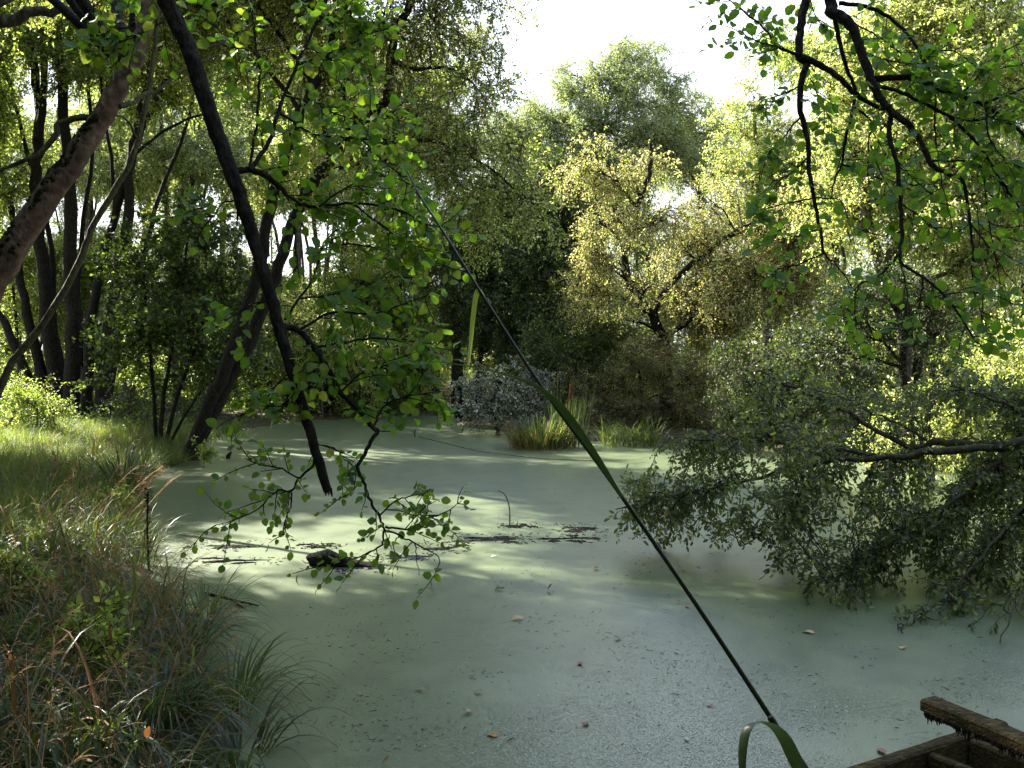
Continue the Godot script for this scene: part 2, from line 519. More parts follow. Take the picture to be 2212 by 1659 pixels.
func tuft(sd: int, count: int, ln: float, wd: float, spread: float, curl: float, mats: Array, segs := 5) -> ArrayMesh:
	rng.seed = sd
	var shapes := []
	var total := 0.0
	for e in mats:
		shapes.append(Shape.new())
		total += e[1]
	for k in count:
		var an := rnd(0, TAU)
		var o := Vector3(cos(an), 0, sin(an))
		var pick := rnd(0, total)
		var w := 0
		while w < mats.size() - 1 and pick > mats[w][1]:
			pick -= mats[w][1]
			w += 1
		blade(shapes[w], o * spread * sqrt(rng.randf()) + Vector3(0, -0.03, 0), o * rnd(0.05, 0.7), ln * rnd(0.5, 1.15), wd * rnd(0.7, 1.2), curl * rnd(0.4, 1.4), segs)
	var m := ArrayMesh.new()
	for w in mats.size(): shapes[w].into(m, mats[w][0])
	return m

# a flowering grass stalk with a loose seed head
func stalk(s: Shape, base: Vector3, lean: Vector3, ln: float, head := true) -> void:
	var p := []
	var q := base
	var d := (Vector3.UP + lean).normalized()
	for j in 8:
		p.append(q)
		d = (d + Vector3(lean.x, -0.12, lean.z).normalized() * 0.06 * j * 0.4).normalized()
		q += d * ln / 7.0
	s.tube(p, radii(8, 0.0032, 0.0014), 3)
	if not head: return
	for k in 9:
		var t := rnd(0.66, 1.0) * 7.0
		var j := mini(int(t), 6)
		var b: Vector3 = p[j].lerp(p[j + 1], t - j)
		var dd := (d + ball() * 0.7 + Vector3(0, -0.2, 0)).normalized()
		var l2 := rnd(0.03, 0.09)
		s.tube([b, b + dd * l2 * 0.6, b + dd * l2 + Vector3(0, -0.01, 0)], [0.0010, 0.0010, 0.0022], 3)

func bank_spot(x0: float, x1: float, z0: float, z1: float, lo := 0.03) -> Vector3:
	for k in 30:
		var x := rnd(x0, x1)
		var z := rnd(z0, z1)
		var h := height(x, z)
		if h > lo: return Vector3(x, h, z)
	return Vector3(0, -9, 0)

func upright(p: Vector3, sc: float) -> Transform3D:
	return Transform3D(Basis(Vector3.UP, rnd(0, TAU)).rotated(Vector3(rnd(-1, 1), 0, rnd(-1, 1)).normalized(), rnd(0, 0.3)).scaled(Vector3(sc, sc * rnd(0.8, 1.2), sc)), p)

# ------------------------------------------------------------------ near boughs
func near_leaf(sd: int, ln: float, wd: float, toothed := true) -> ArrayMesh:   # a broad leaf with a stalk, a folded midrib and a wavy, toothed rim
	rng.seed = sd
	var st := SurfaceTool.new()
	st.begin(Mesh.PRIMITIVE_TRIANGLES)
	var rows := 7
	var curl := rnd(-0.3, 0.5)
	var fold := rnd(0.05, 0.4)
	var twist := rnd(-0.3, 0.3)
	var pts := []
	for j in rows:
		var t := float(j) / (rows - 1)
		var w := wd * 0.5 * pow(sin(PI * pow(t, 0.85)), 0.62) * (1.0 if t < 0.9 else 0.85)
		if j == 0 or j == rows - 1: w = 0.0006
		var y := -curl * ln * t * t + 0.04 * ln * sin(t * 7.0 + sd)
		var m := Vector3(0, y, 0.012 + ln * t)
		var row := []
		for k in [-1.0, -0.5, 0.0, 0.5, 1.0]:
			var e: float = w * k * (1.0 + (rnd(-0.07, 0.07) if toothed and absf(k) == 1.0 else 0.0))
			row.append(m + Vector3(e, absf(e) * fold + e * twist * t + (rnd(-0.05, 0.05) * wd if absf(k) == 1.0 else (0.02 * wd * (1.0 if j % 2 else -1.0) if absf(k) == 0.5 else 0.0)), 0))
		pts.append(row)
	for j in rows - 1:
		for k in 4:
			for q in [[j, k], [j, k + 1], [j + 1, k], [j, k + 1], [j + 1, k + 1], [j + 1, k]]:
				st.add_vertex(pts[q[0]][q[1]])
	st.index()
	st.generate_normals()
	var m := st.commit()
	var s := Shape.new()
	s.tube([Vector3(0, 0.002, -0.004), Vector3(0, 0, 0.014)], [0.0011, 0.0008], 3)
	s.into(m, null)
	return m

# lines: [points, r0, r1, leafiness]; fills `wood` and returns the places of the leaves
func bough(wood: Shape, lines: Array, look: Dictionary) -> Array:
	var leaves := []
	var hang: float = look.get("hang", 0.2)
	for l in lines:
		var p := wobble(smooth_line(l[0], 5), look.get("wobble", 0.004))
		wood.tube(p, radii(p.size(), l[1], l[2]), 7 if l[1] > 0.012 else 5, 0.1, rng)
		if l[3] <= 0.0: continue
		var total := 0.0
		for j in p.size() - 1: total += p[j].distance_to(p[j + 1])
		var n := int(total / look.get("step", 0.07) * l[3])
		for k in n:
			var t: float = lerpf(look.get("from", 0.1), 1.0, (k + rng.randf()) / n) * (p.size() - 1.001)
			var j := int(t)
			var b: Vector3 = p[j].lerp(p[j + 1], t - j)
			var ax: Vector3 = (p[j + 1] - p[j]).normalized()
			var d := (ax * 0.55 + ball() * Vector3(1, 0.8, 0.8) * 0.9 + Vector3(0, -hang, 0)).normalized()
			var ln := rnd(0.05, look.get("twig", 0.2))
			var tw := [b]
			for q in 3:
				d = (d + ball() * 0.25 + Vector3(0, -hang * 0.4, 0)).normalized()
				tw.append(tw[q] + d * ln / 3.0)
			wood.tube(tw, [0.0026, 0.0022, 0.0018, 0.0012], 4)
			var count := int(ln / look.get("gap", 0.034)) + 1
			for q in count:
				var u := (q + 1.0) / count * 2.999
				var i := int(u)
				var lb: Vector3 = tw[i].lerp(tw[i + 1], u - i)
				var side := d.cross(ball()).normalized()
				var ld := (d * 0.6 + side * (1.0 if q < count - 1 else 0.3) + Vector3(0, -hang, 0)).normalized()
				var nn := (Vector3.UP * 0.7 + Vector3(0, 0, 0.5) + ball() * 0.75)
				nn = (nn - ld * nn.dot(ld)).normalized()
				var sc := rnd(0.5, 1.16) * (0.66 if lb.y < 1.62 and look.has("small_low") else 1.0)
				leaves.append(Transform3D(Basis(nn.cross(ld), nn, ld).scaled(Vector3.ONE * sc), lb))
	return leaves

# the leaves that show largest are parts of their own, the rest are one part
func put_leaves(o: Node3D, leaves: Array, meshes: Array, mats: Array, most := 300) -> void:
	var order := []
	for k in leaves.size():
		var t: Transform3D = leaves[k]
		var v := view.inverse() * (t.origin - EYE)
		var sx := absf(v.x / -v.z) if v.z < -0.1 else 9.0
		var sy := absf(v.y / -v.z) if v.z < -0.1 else 9.0
		var facing := absf((t.basis.y.normalized()).dot((t.origin - EYE).normalized()))
		var seen: float = facing * t.basis.y.length() / maxf(0.3, t.origin.distance_to(EYE))
		if sx > 0.56 or sy > 0.42: seen *= 0.01
		order.append([seen, k])
	order.sort_custom(func(a, b): return a[0] > b[0])
	var rest := []
	for e in meshes: rest.append([])
	for k in order.size():
		var t: Transform3D = leaves[order[k][1]]
		var f: int = order[k][1] % meshes.size()
		if k >= most:
			rest[f].append(t)
			continue
		var l := MeshInstance3D.new()
		l.name = "leaf"
		l.mesh = meshes[f]
		l.material_override = mats[(order[k][1] * 7 + 3) % mats.size()]
		t.origin -= o.position
		l.transform = t
		o.add_child(l, true)
	for f in meshes.size():
		if rest[f].is_empty(): continue
		var mm: ArrayMesh = meshes[f].duplicate()
		for q in mm.get_surface_count(): mm.surface_set_material(q, mats[f % mats.size()])
		many("foliage", mm, rest[f], o)

func make_left_bough(shapes: Array) -> void:
	rng.seed = 501
	var root := Vector3(-3.6, height(-3.6, -1.9) - 0.1, -1.9)
	var o := thing("alder_tree", "dark broken alder limb hanging down over the pond, with round green leaves", "tree", root)
	var trunk := Shape.new()
	var tp := smooth_line([root, Vector3(-3.3, 1.8, -2.1), Vector3(-2.9, 3.6, -2.5), Vector3(-2.5, 5.2, -2.9), Vector3(-2.0, 7.2, -3.3), Vector3(-1.7, 8.6, -3.6)], 5)
	trunk.tube(tp, radii(tp.size(), 0.14, 0.04), 10, 0.06, rng)
	piece("trunk", trunk, M.bark_dark, o)
	var d := 3.9
	var top := [Vector3(-2.62, 4.75, -2.8), Vector3(-2.1, 4.75, -3.3), Vector3(-1.7, 4.2, -3.7)]
	var stem := top + run([[358, 0], [405, 95], [437, 195], [470, 290], [503, 380], [527, 450], [553, 533], [579, 618], [603, 706], [628, 795], [655, 885], [682, 975], [708, 1061]], d, d - 0.1)
	var limb := Shape.new()
	var sp := wobble(smooth_line(stem, 4), 0.003)
	var sr := radii(sp.size(), 0.042, 0.019, 0.9)
	limb.tube(sp, sr, 12, 0.08, rng)
	var br := piece("limb", limb, M.bark_dark, o)
	br.set_meta("label", "blackish limb with a snapped end")
	var stub := Shape.new()                      # the splintered end and a torn strip of bark
	var e := at(708, 1061, d - 0.1)
	for k in 9:
		var b := e + Vector3(cos(k * 0.7) * 0.014, 0.01, sin(k * 0.7) * 0.014)
		stub.tube([b, b + Vector3(0.006 + rnd(-0.004, 0.006), -rnd(0.012, 0.035), rnd(-0.004, 0.004))], [0.005, 0.001], 4)
	stub.tube(run([[508, 400], [514, 450], [512, 490]], d - 0.05, d - 0.05), [0.012, 0.007, 0.001], 4)
	piece("splinters", stub, M.bark_dark, br).set_meta("kind", "stuff")
	var n := d
	var lines := [
		[run([[505, 372], [545, 368], [580, 385], [610, 410], [640, 438], [690, 446], [762, 439], [853, 451], [897, 471]], n, n + 0.25), 0.016, 0.003, 0.75],
		[run([[640, 438], [637, 480], [641, 560], [648, 600]], n + 0.1, n + 0.1), 0.005, 0.002, 0.3],
		[run([[539, 366], [580, 307], [614, 205], [666, 85], [703, 0], [720, -60]], n, n + 0.5), 0.011, 0.006, 0.45],
		[run([[539, 364], [556, 250], [560, 150], [548, 60], [540, -30]], n, n + 0.3), 0.007, 0.003, 0.25],
		[run([[614, 205], [690, 230], [770, 260], [850, 255]], n + 0.2, n + 0.6), 0.006, 0.002, 1.15],
		[run([[640, 140], [700, 120], [770, 90], [840, 40]], n + 0.3, n + 0.7), 0.006, 0.002, 1.2],
		[run([[680, 50], [740, 30], [800, 10]], n + 0.4, n + 0.6), 0.005, 0.002, 1.2],
		[run([[740, -60], [760, 40], [790, 130], [800, 190]], n + 0.5, n + 0.7), 0.006, 0.002, 1.1],
		[run([[560, 140], [520, 110], [470, 60], [430, 10]], n + 0.2, n + 0.1), 0.004, 0.002, 0.7],
		[run([[600, 240], [680, 290], [780, 300], [870, 320]], n + 0.2, n + 0.45), 0.006, 0.002, 1.1],
		[run([[780, 300], [830, 350], [880, 390], [885, 420]], n + 0.4, n + 0.4), 0.004, 0.002, 1.0],
		[run([[690, 446], [760, 400], [830, 380], [890, 400]], n + 0.1, n + 0.3), 0.005, 0.002, 1.0],
		[run([[762, 441], [830, 490], [900, 540], [930, 575]], n + 0.15, n + 0.3), 0.005, 0.002, 1.15],
		[run([[853, 451], [910, 480], [965, 492]], n + 0.25, n + 0.3), 0.004, 0.002, 0.8],
		[run([[515, 430], [480, 440], [460, 470], [450, 440]], n - 0.03, n - 0.1), 0.004, 0.002, 0.8],
		[run([[609, 703], [647, 715], [677, 750], [709, 797], [736, 847], [773, 883], [806, 922], [816, 931]], n - 0.02, n - 0.15), 0.014, 0.009, 0.3],
		[run([[816, 931], [798, 961], [773, 1009], [784, 1040], [801, 1082], [818, 1115], [829, 1143], [827, 1177]], n - 0.15, n - 0.25), 0.009, 0.004, 0.35],
		[run([[827, 1177], [792, 1197], [731, 1216], [700, 1224]], n - 0.25, n - 0.3), 0.004, 0.0015, 0.9],
		[run([[829, 1143], [862, 1157], [896, 1174], [941, 1199], [952, 1216]], n - 0.25, n - 0.2), 0.005, 0.0015, 0.25],
		[run([[832, 1138], [880, 1143], [918, 1121], [960, 1107], [997, 1082]], n - 0.22, n - 0.1), 0.005, 0.0015, 1.0],
		[run([[818, 1115], [860, 1080], [900, 1070], [925, 1062]], n - 0.2, n - 0.1), 0.004, 0.0015, 1.0],
		[run([[862, 1157], [850, 1180], [870, 1215]], n - 0.25, n - 0.25), 0.003, 0.001, 0.0],
		[run([[896, 1174], [900, 1205], [906, 1243]], n - 0.2, n - 0.2), 0.003, 0.001, 0.0],
		[run([[650, 712], [712, 677], [809, 677], [864, 659], [920, 640]], n, n + 0.2), 0.007, 0.002, 0.9],
		[run([[615, 691], [647, 644], [677, 597], [700, 524], [738, 489]], n, n + 0.25), 0.006, 0.003, 0.35],
		[run([[647, 645], [700, 640], [765, 627], [830, 600], [900, 600]], n + 0.05, n + 0.25), 0.005, 0.002, 0.85],
		[run([[700, 524], [770, 530], [850, 540], [910, 530]], n + 0.2, n + 0.35), 0.005, 0.002, 1.0],
		[run([[677, 750], [740, 740], [820, 730], [900, 740], [930, 760]], n - 0.05, n + 0.1), 0.006, 0.002, 1.15],
		[run([[736, 847], [790, 800], [860, 790], [920, 800]], n - 0.1, n), 0.005, 0.002, 1.2],
		[run([[700, 790], [680, 830], [640, 850], [600, 880]], n - 0.08, n - 0.1), 0.004, 0.002, 1.0],
		[run([[806, 922], [826, 883], [857, 863], [920, 850], [945, 868]], n - 0.12, n - 0.05), 0.005, 0.002, 1.0],
		[run([[678, 1003], [644, 1037], [627, 1061], [599, 1059], [577, 1079], [549, 1104], [498, 1127], [465, 1135]], n - 0.1, n - 0.2), 0.006, 0.0015, 0.75],
		[run([[627, 1061], [630, 1087], [622, 1110], [613, 1149], [633, 1160]], n - 0.12, n - 0.15), 0.004, 0.0015, 0.6],
		[run([[647, 1033], [599, 1009], [555, 1001], [530, 990]], n - 0.1, n - 0.15), 0.004, 0.0015, 0.9],
		[run([[660, 900], [672, 960], [678, 1003]], n - 0.08, n - 0.1), 0.004, 0.005, 0.2],
		[run([[686, 959], [722, 967], [745, 992], [773, 1011]], n - 0.1, n - 0.15), 0.003, 0.002, 0.9],
		[run([[790, 1030], [760, 1060], [745, 1075]], n - 0.15, n - 0.15), 0.003, 0.0015, 0.8],
		[run([[630, 800], [600, 830], [560, 870], [520, 900]], n - 0.08, n - 0.05), 0.004, 0.002, 0.7],
		[run([[590, 650], [540, 660], [490, 690], [460, 680]], n - 0.05, n - 0.1), 0.004, 0.002, 0.55],
		[run([[358, 40], [330, 60], [280, 80], [240, 60]], n - 0.03, n - 0.2), 0.005, 0.002, 1.0],
		[run([[300, 70], [270, 100], [230, 110]], n - 0.1, n - 0.2), 0.004, 0.002, 1.2],
		[run([[345, -20], [250, -10], [190, 20]], n - 0.03, n - 0.3), 0.004, 0.002, 0.6],
	]
	var wood := Shape.new()
	var leaves := bough(wood, lines, {"step": 0.03, "hang": 0.12, "twig": 0.2, "gap": 0.026, "small_low": true})
	piece("twigs", wood, M.bark_dark, o).set_meta("kind", "stuff")
	put_leaves(o, leaves, shapes, [M.alder_a, M.alder_b, M.alder_c, M.alder_d, M.alder_b, M.alder_a, M.alder_e, M.alder_c, M.alder_b, M.alder_d, M.alder_a, M.alder_e, M.alder_b, M.alder_y, M.alder_a, M.alder_d, M.alder_c])
	# the crown overhead, out of the picture, that keeps the near bank in shade
	canopy(o, [[Vector3(-2.4, 7.4, -3.4), Vector3(2.2, 1.2, 2.0)], [Vector3(-3.9, 6.2, -1.4), Vector3(1.8, 1.3, 1.8)], [Vector3(-2.0, 6.6, -0.4), Vector3(1.9, 0.9, 1.9)], [Vector3(-3.0, 5.2, 1.2), Vector3(1.6, 0.9, 1.6)]], tp, 1.1)

func canopy(o: Node3D, list: Array, from: Array, dens: float) -> void:
	var limbs := Shape.new()
	var spots := [[], []]
	for b in list:
		var c: Vector3 = b[0]
		var r: Vector3 = b[1]
		var a: Vector3 = from[int(from.size() * 0.6)]
		var line := smooth_line([a, a.lerp(c, 0.5) + Vector3(0, 0.3, 0), c], 4)
		limbs.tube(line, radii(line.size(), 0.04, 0.015), 6)
		for k in int(26 * r.x * r.z * dens):
			var e := c + ball() * r * pow(rng.randf(), 0.4)
			var tw := smooth_line([line[rng.randi_range(4, line.size() - 1)], (c + e) * 0.5 + ball() * 0.15, e], 3)
			limbs.tube(tw, radii(tw.size(), 0.012, 0.004), 3)
			for q in 4:
				var dd := (ball() + Vector3(0, -0.2, 0)).normalized()
				spots[q % 2].append(Transform3D(Basis.looking_at(dd, Vector3.UP if absf(dd.y) < 0.9 else Vector3.RIGHT).scaled(Vector3.ONE * rnd(0.8, 1.3)), tw[rng.randi_range(2, tw.size() - 1)]))
	piece("branches", limbs, M.bark_dark, o).set_meta("kind", "stuff")
	for k in 2: many("crown", S.alder[k], spots[k], o)

func make_right_bough(shapes: Array) -> void:
	rng.seed = 502
	var root := Vector3(5.6, height(5.6, -2.2) - 0.1, -2.2)
	var o := thing("alder_tree", "dark forked alder boughs with round leaves reaching down from above, upper right", "tree", root)
	var trunk := Shape.new()
	var tp := smooth_line([root, Vector3(5.2, 2.0, -2.4), Vector3(4.6, 4.0, -2.9), Vector3(3.7, 5.6, -3.5), Vector3(2.9, 7.4, -4.0), Vector3(2.5, 9.0, -4.2)], 5)
	trunk.tube(tp, radii(tp.size(), 0.17, 0.05), 10, 0.06, rng)
	piece("trunk", trunk, M.bark_dark, o)
	var d := 4.6
	var up := at(1800, -150, d)
	var lines := [
		[[Vector3(3.7, 5.6, -3.5), Vector3(2.8, 5.6, -4.0), up + Vector3(0.2, 0.5, 0.2), up] + run([[1795, 0], [1798, 27], [1829, 44], [1849, 75], [1863, 119], [1880, 171], [1900, 212], [1924, 239], [1965, 273], [1993, 314], [2013, 355], [2047, 375], [2081, 396], [2095, 478], [2102, 546]], d, d - 0.3), 0.038, 0.005, 0.3],
		[[up + Vector3(0.15, 0.35, 0.1), at(1755, -110, d)] + run([[1740, 0], [1730, 58], [1726, 119], [1743, 137], [1730, 181], [1728, 239], [1743, 294], [1747, 358], [1757, 427], [1771, 495], [1779, 546], [1798, 563]], d + 0.05, d - 0.1), 0.026, 0.005, 0.28],
		[run([[1730, 123], [1795, 154], [1842, 198], [1883, 225], [1930, 240]], d, d - 0.05), 0.017, 0.008, 0.35],
		[run([[1726, 119], [1678, 99], [1650, 60], [1600, 20], [1560, -10]], d, d + 0.15), 0.009, 0.003, 1.1],
		[run([[1678, 99], [1640, 90], [1600, 70]], d, d + 0.05), 0.005, 0.002, 1.2],
		[run([[1924, 246], [1921, 300], [1938, 358], [1945, 427], [1948, 505], [1945, 566], [1993, 597], [2040, 638], [2075, 686], [2109, 737], [2129, 754]], d - 0.1, d - 0.5), 0.013, 0.003, 0.35],
		[run([[1940, 550], [1904, 593], [1856, 617], [1846, 668], [1850, 700]], d - 0.2, d - 0.3), 0.007, 0.002, 0.5],
		[run([[1887, 171], [1965, 167], [2020, 188], [2075, 208], [2129, 229], [2212, 290], [2280, 330]], d - 0.05, d - 0.4), 0.017, 0.006, 0.7],
		[run([[1890, 184], [1938, 195], [1993, 222], [2047, 249], [2085, 283], [2129, 335], [2160, 389], [2212, 461], [2260, 520]], d - 0.05, d - 0.4), 0.011, 0.004, 0.5],
		[run([[1801, 20], [1808, 68], [1825, 137], [1846, 191], [1839, 246], [1825, 307], [1818, 352], [1801, 393], [1795, 454]], d, d + 0.1), 0.013, 0.003, 0.4],
		[run([[1812, 7], [1870, 14], [1931, 44], [1972, 92], [2006, 150], [2020, 205], [2020, 273], [2027, 341]], d, d - 0.2), 0.012, 0.003, 0.5],
		[run([[2129, 222], [2212, 191], [2280, 150]], d - 0.3, d - 0.4), 0.007, 0.003, 0.9],
		[run([[1846, 232], [1883, 266], [1876, 317], [1904, 375], [1945, 444]], d, d - 0.1), 0.006, 0.002, 0.3],
		[run([[2013, 348], [2112, 355], [2129, 410], [2136, 478], [2180, 492]], d - 0.2, d - 0.3), 0.006, 0.002, 0.3],
		[run([[1818, 355], [1904, 386], [1972, 399], [2020, 396]], d + 0.05, d + 0.1), 0.006, 0.002, 1.0],
		[run([[1730, 181], [1700, 200], [1660, 215], [1640, 220]], d, d + 0.05), 0.005, 0.002, 1.1],
		[run([[1730, 250], [1690, 300], [1660, 330]], d, d + 0.05), 0.005, 0.002, 1.0],
		[run([[1745, 340], [1700, 380], [1670, 390]], d, d - 0.05), 0.005, 0.002, 0.9],
		[run([[1757, 427], [1700, 440], [1640, 455], [1625, 460]], d, d - 0.1), 0.005, 0.002, 1.1],
		[run([[1771, 495], [1720, 510], [1670, 520]], d - 0.05, d - 0.1), 0.005, 0.002, 1.0],
		[run([[1779, 546], [1730, 570], [1690, 580], [1668, 590]], d - 0.1, d - 0.15), 0.005, 0.002, 0.8],
		[run([[1757, 427], [1800, 430], [1820, 440], [1840, 500], [1850, 545]], d, d), 0.004, 0.0015, 0.1],
		[run([[1750, 170], [1790, 250], [1800, 300]], d, d + 0.1), 0.004, 0.002, 1.0],
		[run([[1780, 60], [1760, 30], [1750, -10]], d + 0.1, d + 0.2), 0.004, 0.002, 1.0],
		[run([[1840, 50], [1900, 80], [1960, 130], [1990, 170]], d + 0.1, d + 0.2), 0.005, 0.002, 0.9],
		[run([[1860, 110], [1920, 130], [1980, 140], [2060, 130]], d, d - 0.1), 0.005, 0.002, 1.0],
		[run([[1990, 120], [2060, 110], [2120, 150], [2190, 140]], d - 0.1, d - 0.3), 0.005, 0.002, 0.9],
		[run([[2070, 208], [2110, 170], [2170, 110], [2230, 90]], d - 0.2, d - 0.4), 0.005, 0.002, 1.0],
		[run([[2129, 229], [2140, 300], [2180, 350], [2230, 370]], d - 0.3, d - 0.4), 0.005, 0.002, 1.1],
		[run([[2047, 249], [2100, 260], [2180, 250], [2240, 260]], d - 0.2, d - 0.3), 0.005, 0.002, 1.0],
		[run([[2160, 389], [2180, 430], [2230, 440]], d - 0.3, d - 0.4), 0.004, 0.002, 1.1],
		[run([[1938, 358], [1990, 400], [2030, 440]], d - 0.1, d), 0.004, 0.002, 0.9],
		[run([[1945, 440], [1990, 470], [2030, 500], [2060, 505]], d - 0.15, d - 0.1), 0.004, 0.002, 0.9],
		[run([[1948, 500], [1900, 510], [1860, 490]], d - 0.15, d - 0.1), 0.004, 0.002, 0.8],
		[run([[1800, 563], [1840, 620], [1870, 680], [1890, 740]], d - 0.1, d - 0.15), 0.004, 0.0015, 0.4],
		[run([[1946, 566], [1960, 650], [1940, 720]], d - 0.2, d - 0.25), 0.004, 0.0015, 0.35],
		[run([[1993, 597], [1990, 640], [1970, 700], [1950, 730]], d - 0.25, d - 0.25), 0.004, 0.0015, 0.5],
		[run([[2102, 546], [2100, 610], [2120, 680], [2125, 730]], d - 0.3, d - 0.4), 0.004, 0.0015, 0.4],
		[run([[2095, 478], [2140, 540], [2180, 600], [2220, 640]], d - 0.3, d - 0.4), 0.004, 0.0015, 0.6],
		[run([[2040, 638], [2090, 630], [2150, 640], [2200, 660]], d - 0.35, d - 0.45), 0.004, 0.0015, 0.8],
		[run([[2136, 478], [2150, 560], [2170, 640], [2200, 720]], d - 0.3, d - 0.4), 0.003, 0.0012, 0.15],
		[run([[2081, 396], [2110, 450], [2120, 540], [2150, 620]], d - 0.25, d - 0.35), 0.003, 0.0012, 0.15],
		[run([[2027, 341], [2040, 420], [2060, 500], [2070, 560]], d - 0.2, d - 0.2), 0.003, 0.0012, 0.2],
	]
	var main := Shape.new()
	var wood := Shape.new()
	var leaves := bough(main, lines.slice(0, 3), {"step": 0.07, "hang": 0.12, "twig": 0.16, "gap": 0.036, "from": 0.3})
	leaves += bough(wood, lines.slice(3), {"step": 0.034, "hang": 0.12, "twig": 0.2, "gap": 0.027})
	piece("limb", main, M.bark_dark, o)
	piece("twigs", wood, M.bark_dark, o).set_meta("kind", "stuff")
	put_leaves(o, leaves, shapes, [M.alder_a, M.alder_d, M.alder_a, M.alder_c, M.alder_b, M.alder_d, M.alder_a, M.alder_b, M.alder_d, M.alder_a])
	canopy(o, [[Vector3(5.8, 7.0, -2.2), Vector3(2.0, 1.4, 2.0)], [Vector3(3.2, 8.2, -3.4), Vector3(1.3, 0.8, 1.3)], [Vector3(4.6, 6.0, 0.8), Vector3(1.7, 1.0, 1.7)]], tp, 1.0)

func make_sallow() -> void:                      # the sallow bough that lies out over the water from the right bank
	rng.seed = 601
	var base := Vector3(7.4, 0.3, -8.6)
	base.y = height(base.x, base.z) - 0.1
	var o := thing("sallow_bush", "grey-green sallow bough spreading low over the duckweed from the right", "bush", base)
	var limbs := [
		[[base, Vector3(6.3, 0.9, -8.4)] + run([[2330, 950], [2212, 957], [2143, 964], [2075, 957], [2020, 957], [1979, 967], [1900, 935], [1812, 880], [1700, 830], [1640, 800]], 7.7, 9.4), 0.06, 0.012],
		[run([[2143, 968], [2023, 974], [1965, 984], [1900, 987], [1836, 973], [1747, 973], [1682, 955], [1600, 950], [1500, 950]], 7.7, 8.8), 0.036, 0.008],
		[run([[1900, 988], [1795, 994], [1760, 1003], [1672, 1023], [1560, 1050], [1420, 1080], [1330, 1100]], 8.1, 8.7), 0.028, 0.005],
		[run([[2200, 960], [2140, 1010], [2060, 1080], [1960, 1150], [1860, 1210], [1790, 1260]], 8.2, 7.3), 0.018, 0.004],
		[run([[2260, 1010], [2212, 1090], [2140, 1180], [2060, 1270], [1980, 1340], [1920, 1370]], 7.8, 6.6), 0.016, 0.004],
		[run([[2300, 1080], [2240, 1200], [2200, 1300], [2160, 1390]], 7.4, 6.2), 0.014, 0.004],
		[run([[2003, 950], [1938, 914], [1870, 887], [1812, 856]], 8.3, 8.6), 0.014, 0.005],
		[run([[2280, 950], [2220, 900], [2140, 860], [2060, 835]], 8.2, 8.2), 0.02, 0.006],
		[run([[1760, 1003], [1720, 1080], [1660, 1140], [1600, 1180]], 8.3, 8.3), 0.016, 0.004],
	]
	var wood := Shape.new()
	var along := []
	for l in limbs:
		var p := wobble(smooth_line(l[0], 4), 0.015)
		var r := radii(p.size(), l[1], l[2])
		wood.tube(p, r, 8, 0.08, rng)
		for j in p.size():
			if p[j].distance_to(EYE) < 10.5 and j > 2: along.append(p[j])
	piece("limb", wood, M.bark_mossy, o)
	var form := PackedVector2Array()
	for q in [[1295, 1105], [1370, 1035], [1480, 955], [1580, 880], [1640, 800], [1730, 780], [1800, 850], [2000, 825], [2280, 820], [2280, 1395], [2100, 1390], [1920, 1365], [1750, 1280], [1650, 1190], [1430, 1185]]: form.append(Vector2(q[0], q[1]))
	var lines := []
	var tries := 0
	while lines.size() < 430 and tries < 4000:
		tries += 1
		var v := Vector2(rnd(1290, 2280), rnd(740, 1400))
		if not Geometry2D.is_point_in_polygon(v, form): continue
		if v.x > 1720 and v.y > 880 and v.y < 1050 and rng.randf() < 0.7: continue
		var far := rnd(7.4, 9.4) if v.x > 1600 else rnd(8.3, 9.6)
		if v.y < 900: far = rnd(8.2, 9.9)
		if v.y > 1000: far = minf(far, water_at(v.x, v.y).distance_to(EYE) * rnd(0.86, 0.985))
		var q := at(v.x, v.y, far)
		q.y = maxf(q.y, 0.02)
		var best: Vector3 = along[0]
		var sc := 1e9
		for a in along:
			var dd: float = a.distance_to(q) + maxf(0.0, a.x * -1.0 + q.x) * 0.8
			if dd > 0.3 and dd < sc:
				sc = dd
				best = a
		var m := best.lerp(q, 0.5) + Vector3(0, 0.14 * best.distance_to(q), 0) + ball() * 0.06
		lines.append([[best, m, q], 0.006, 0.0016, 1.0])
	var twigs := Shape.new()
	var leaves := bough(twigs, lines, {"step": 0.062, "hang": 0.22, "twig": 0.25, "gap": 0.027, "from": 0.12, "wobble": 0.02})
	var kept := []
	for t in leaves:
		if t.origin.y > 0.02: kept.append(t)
	piece("twigs", twigs, M.twig, o).set_meta("kind", "stuff")
	var shapes := []
	for k in 6: shapes.append(near_leaf(620 + k, 0.058, 0.026, false))
	put_leaves(o, kept, shapes, [M.sallow, M.dark, M.sallow, M.sallow, M.olive, M.sallow, M.sallow_under, M.dark, M.sallow, M.sallow_under, M.gold], 300)
	print("sallow leaves ", kept.size())

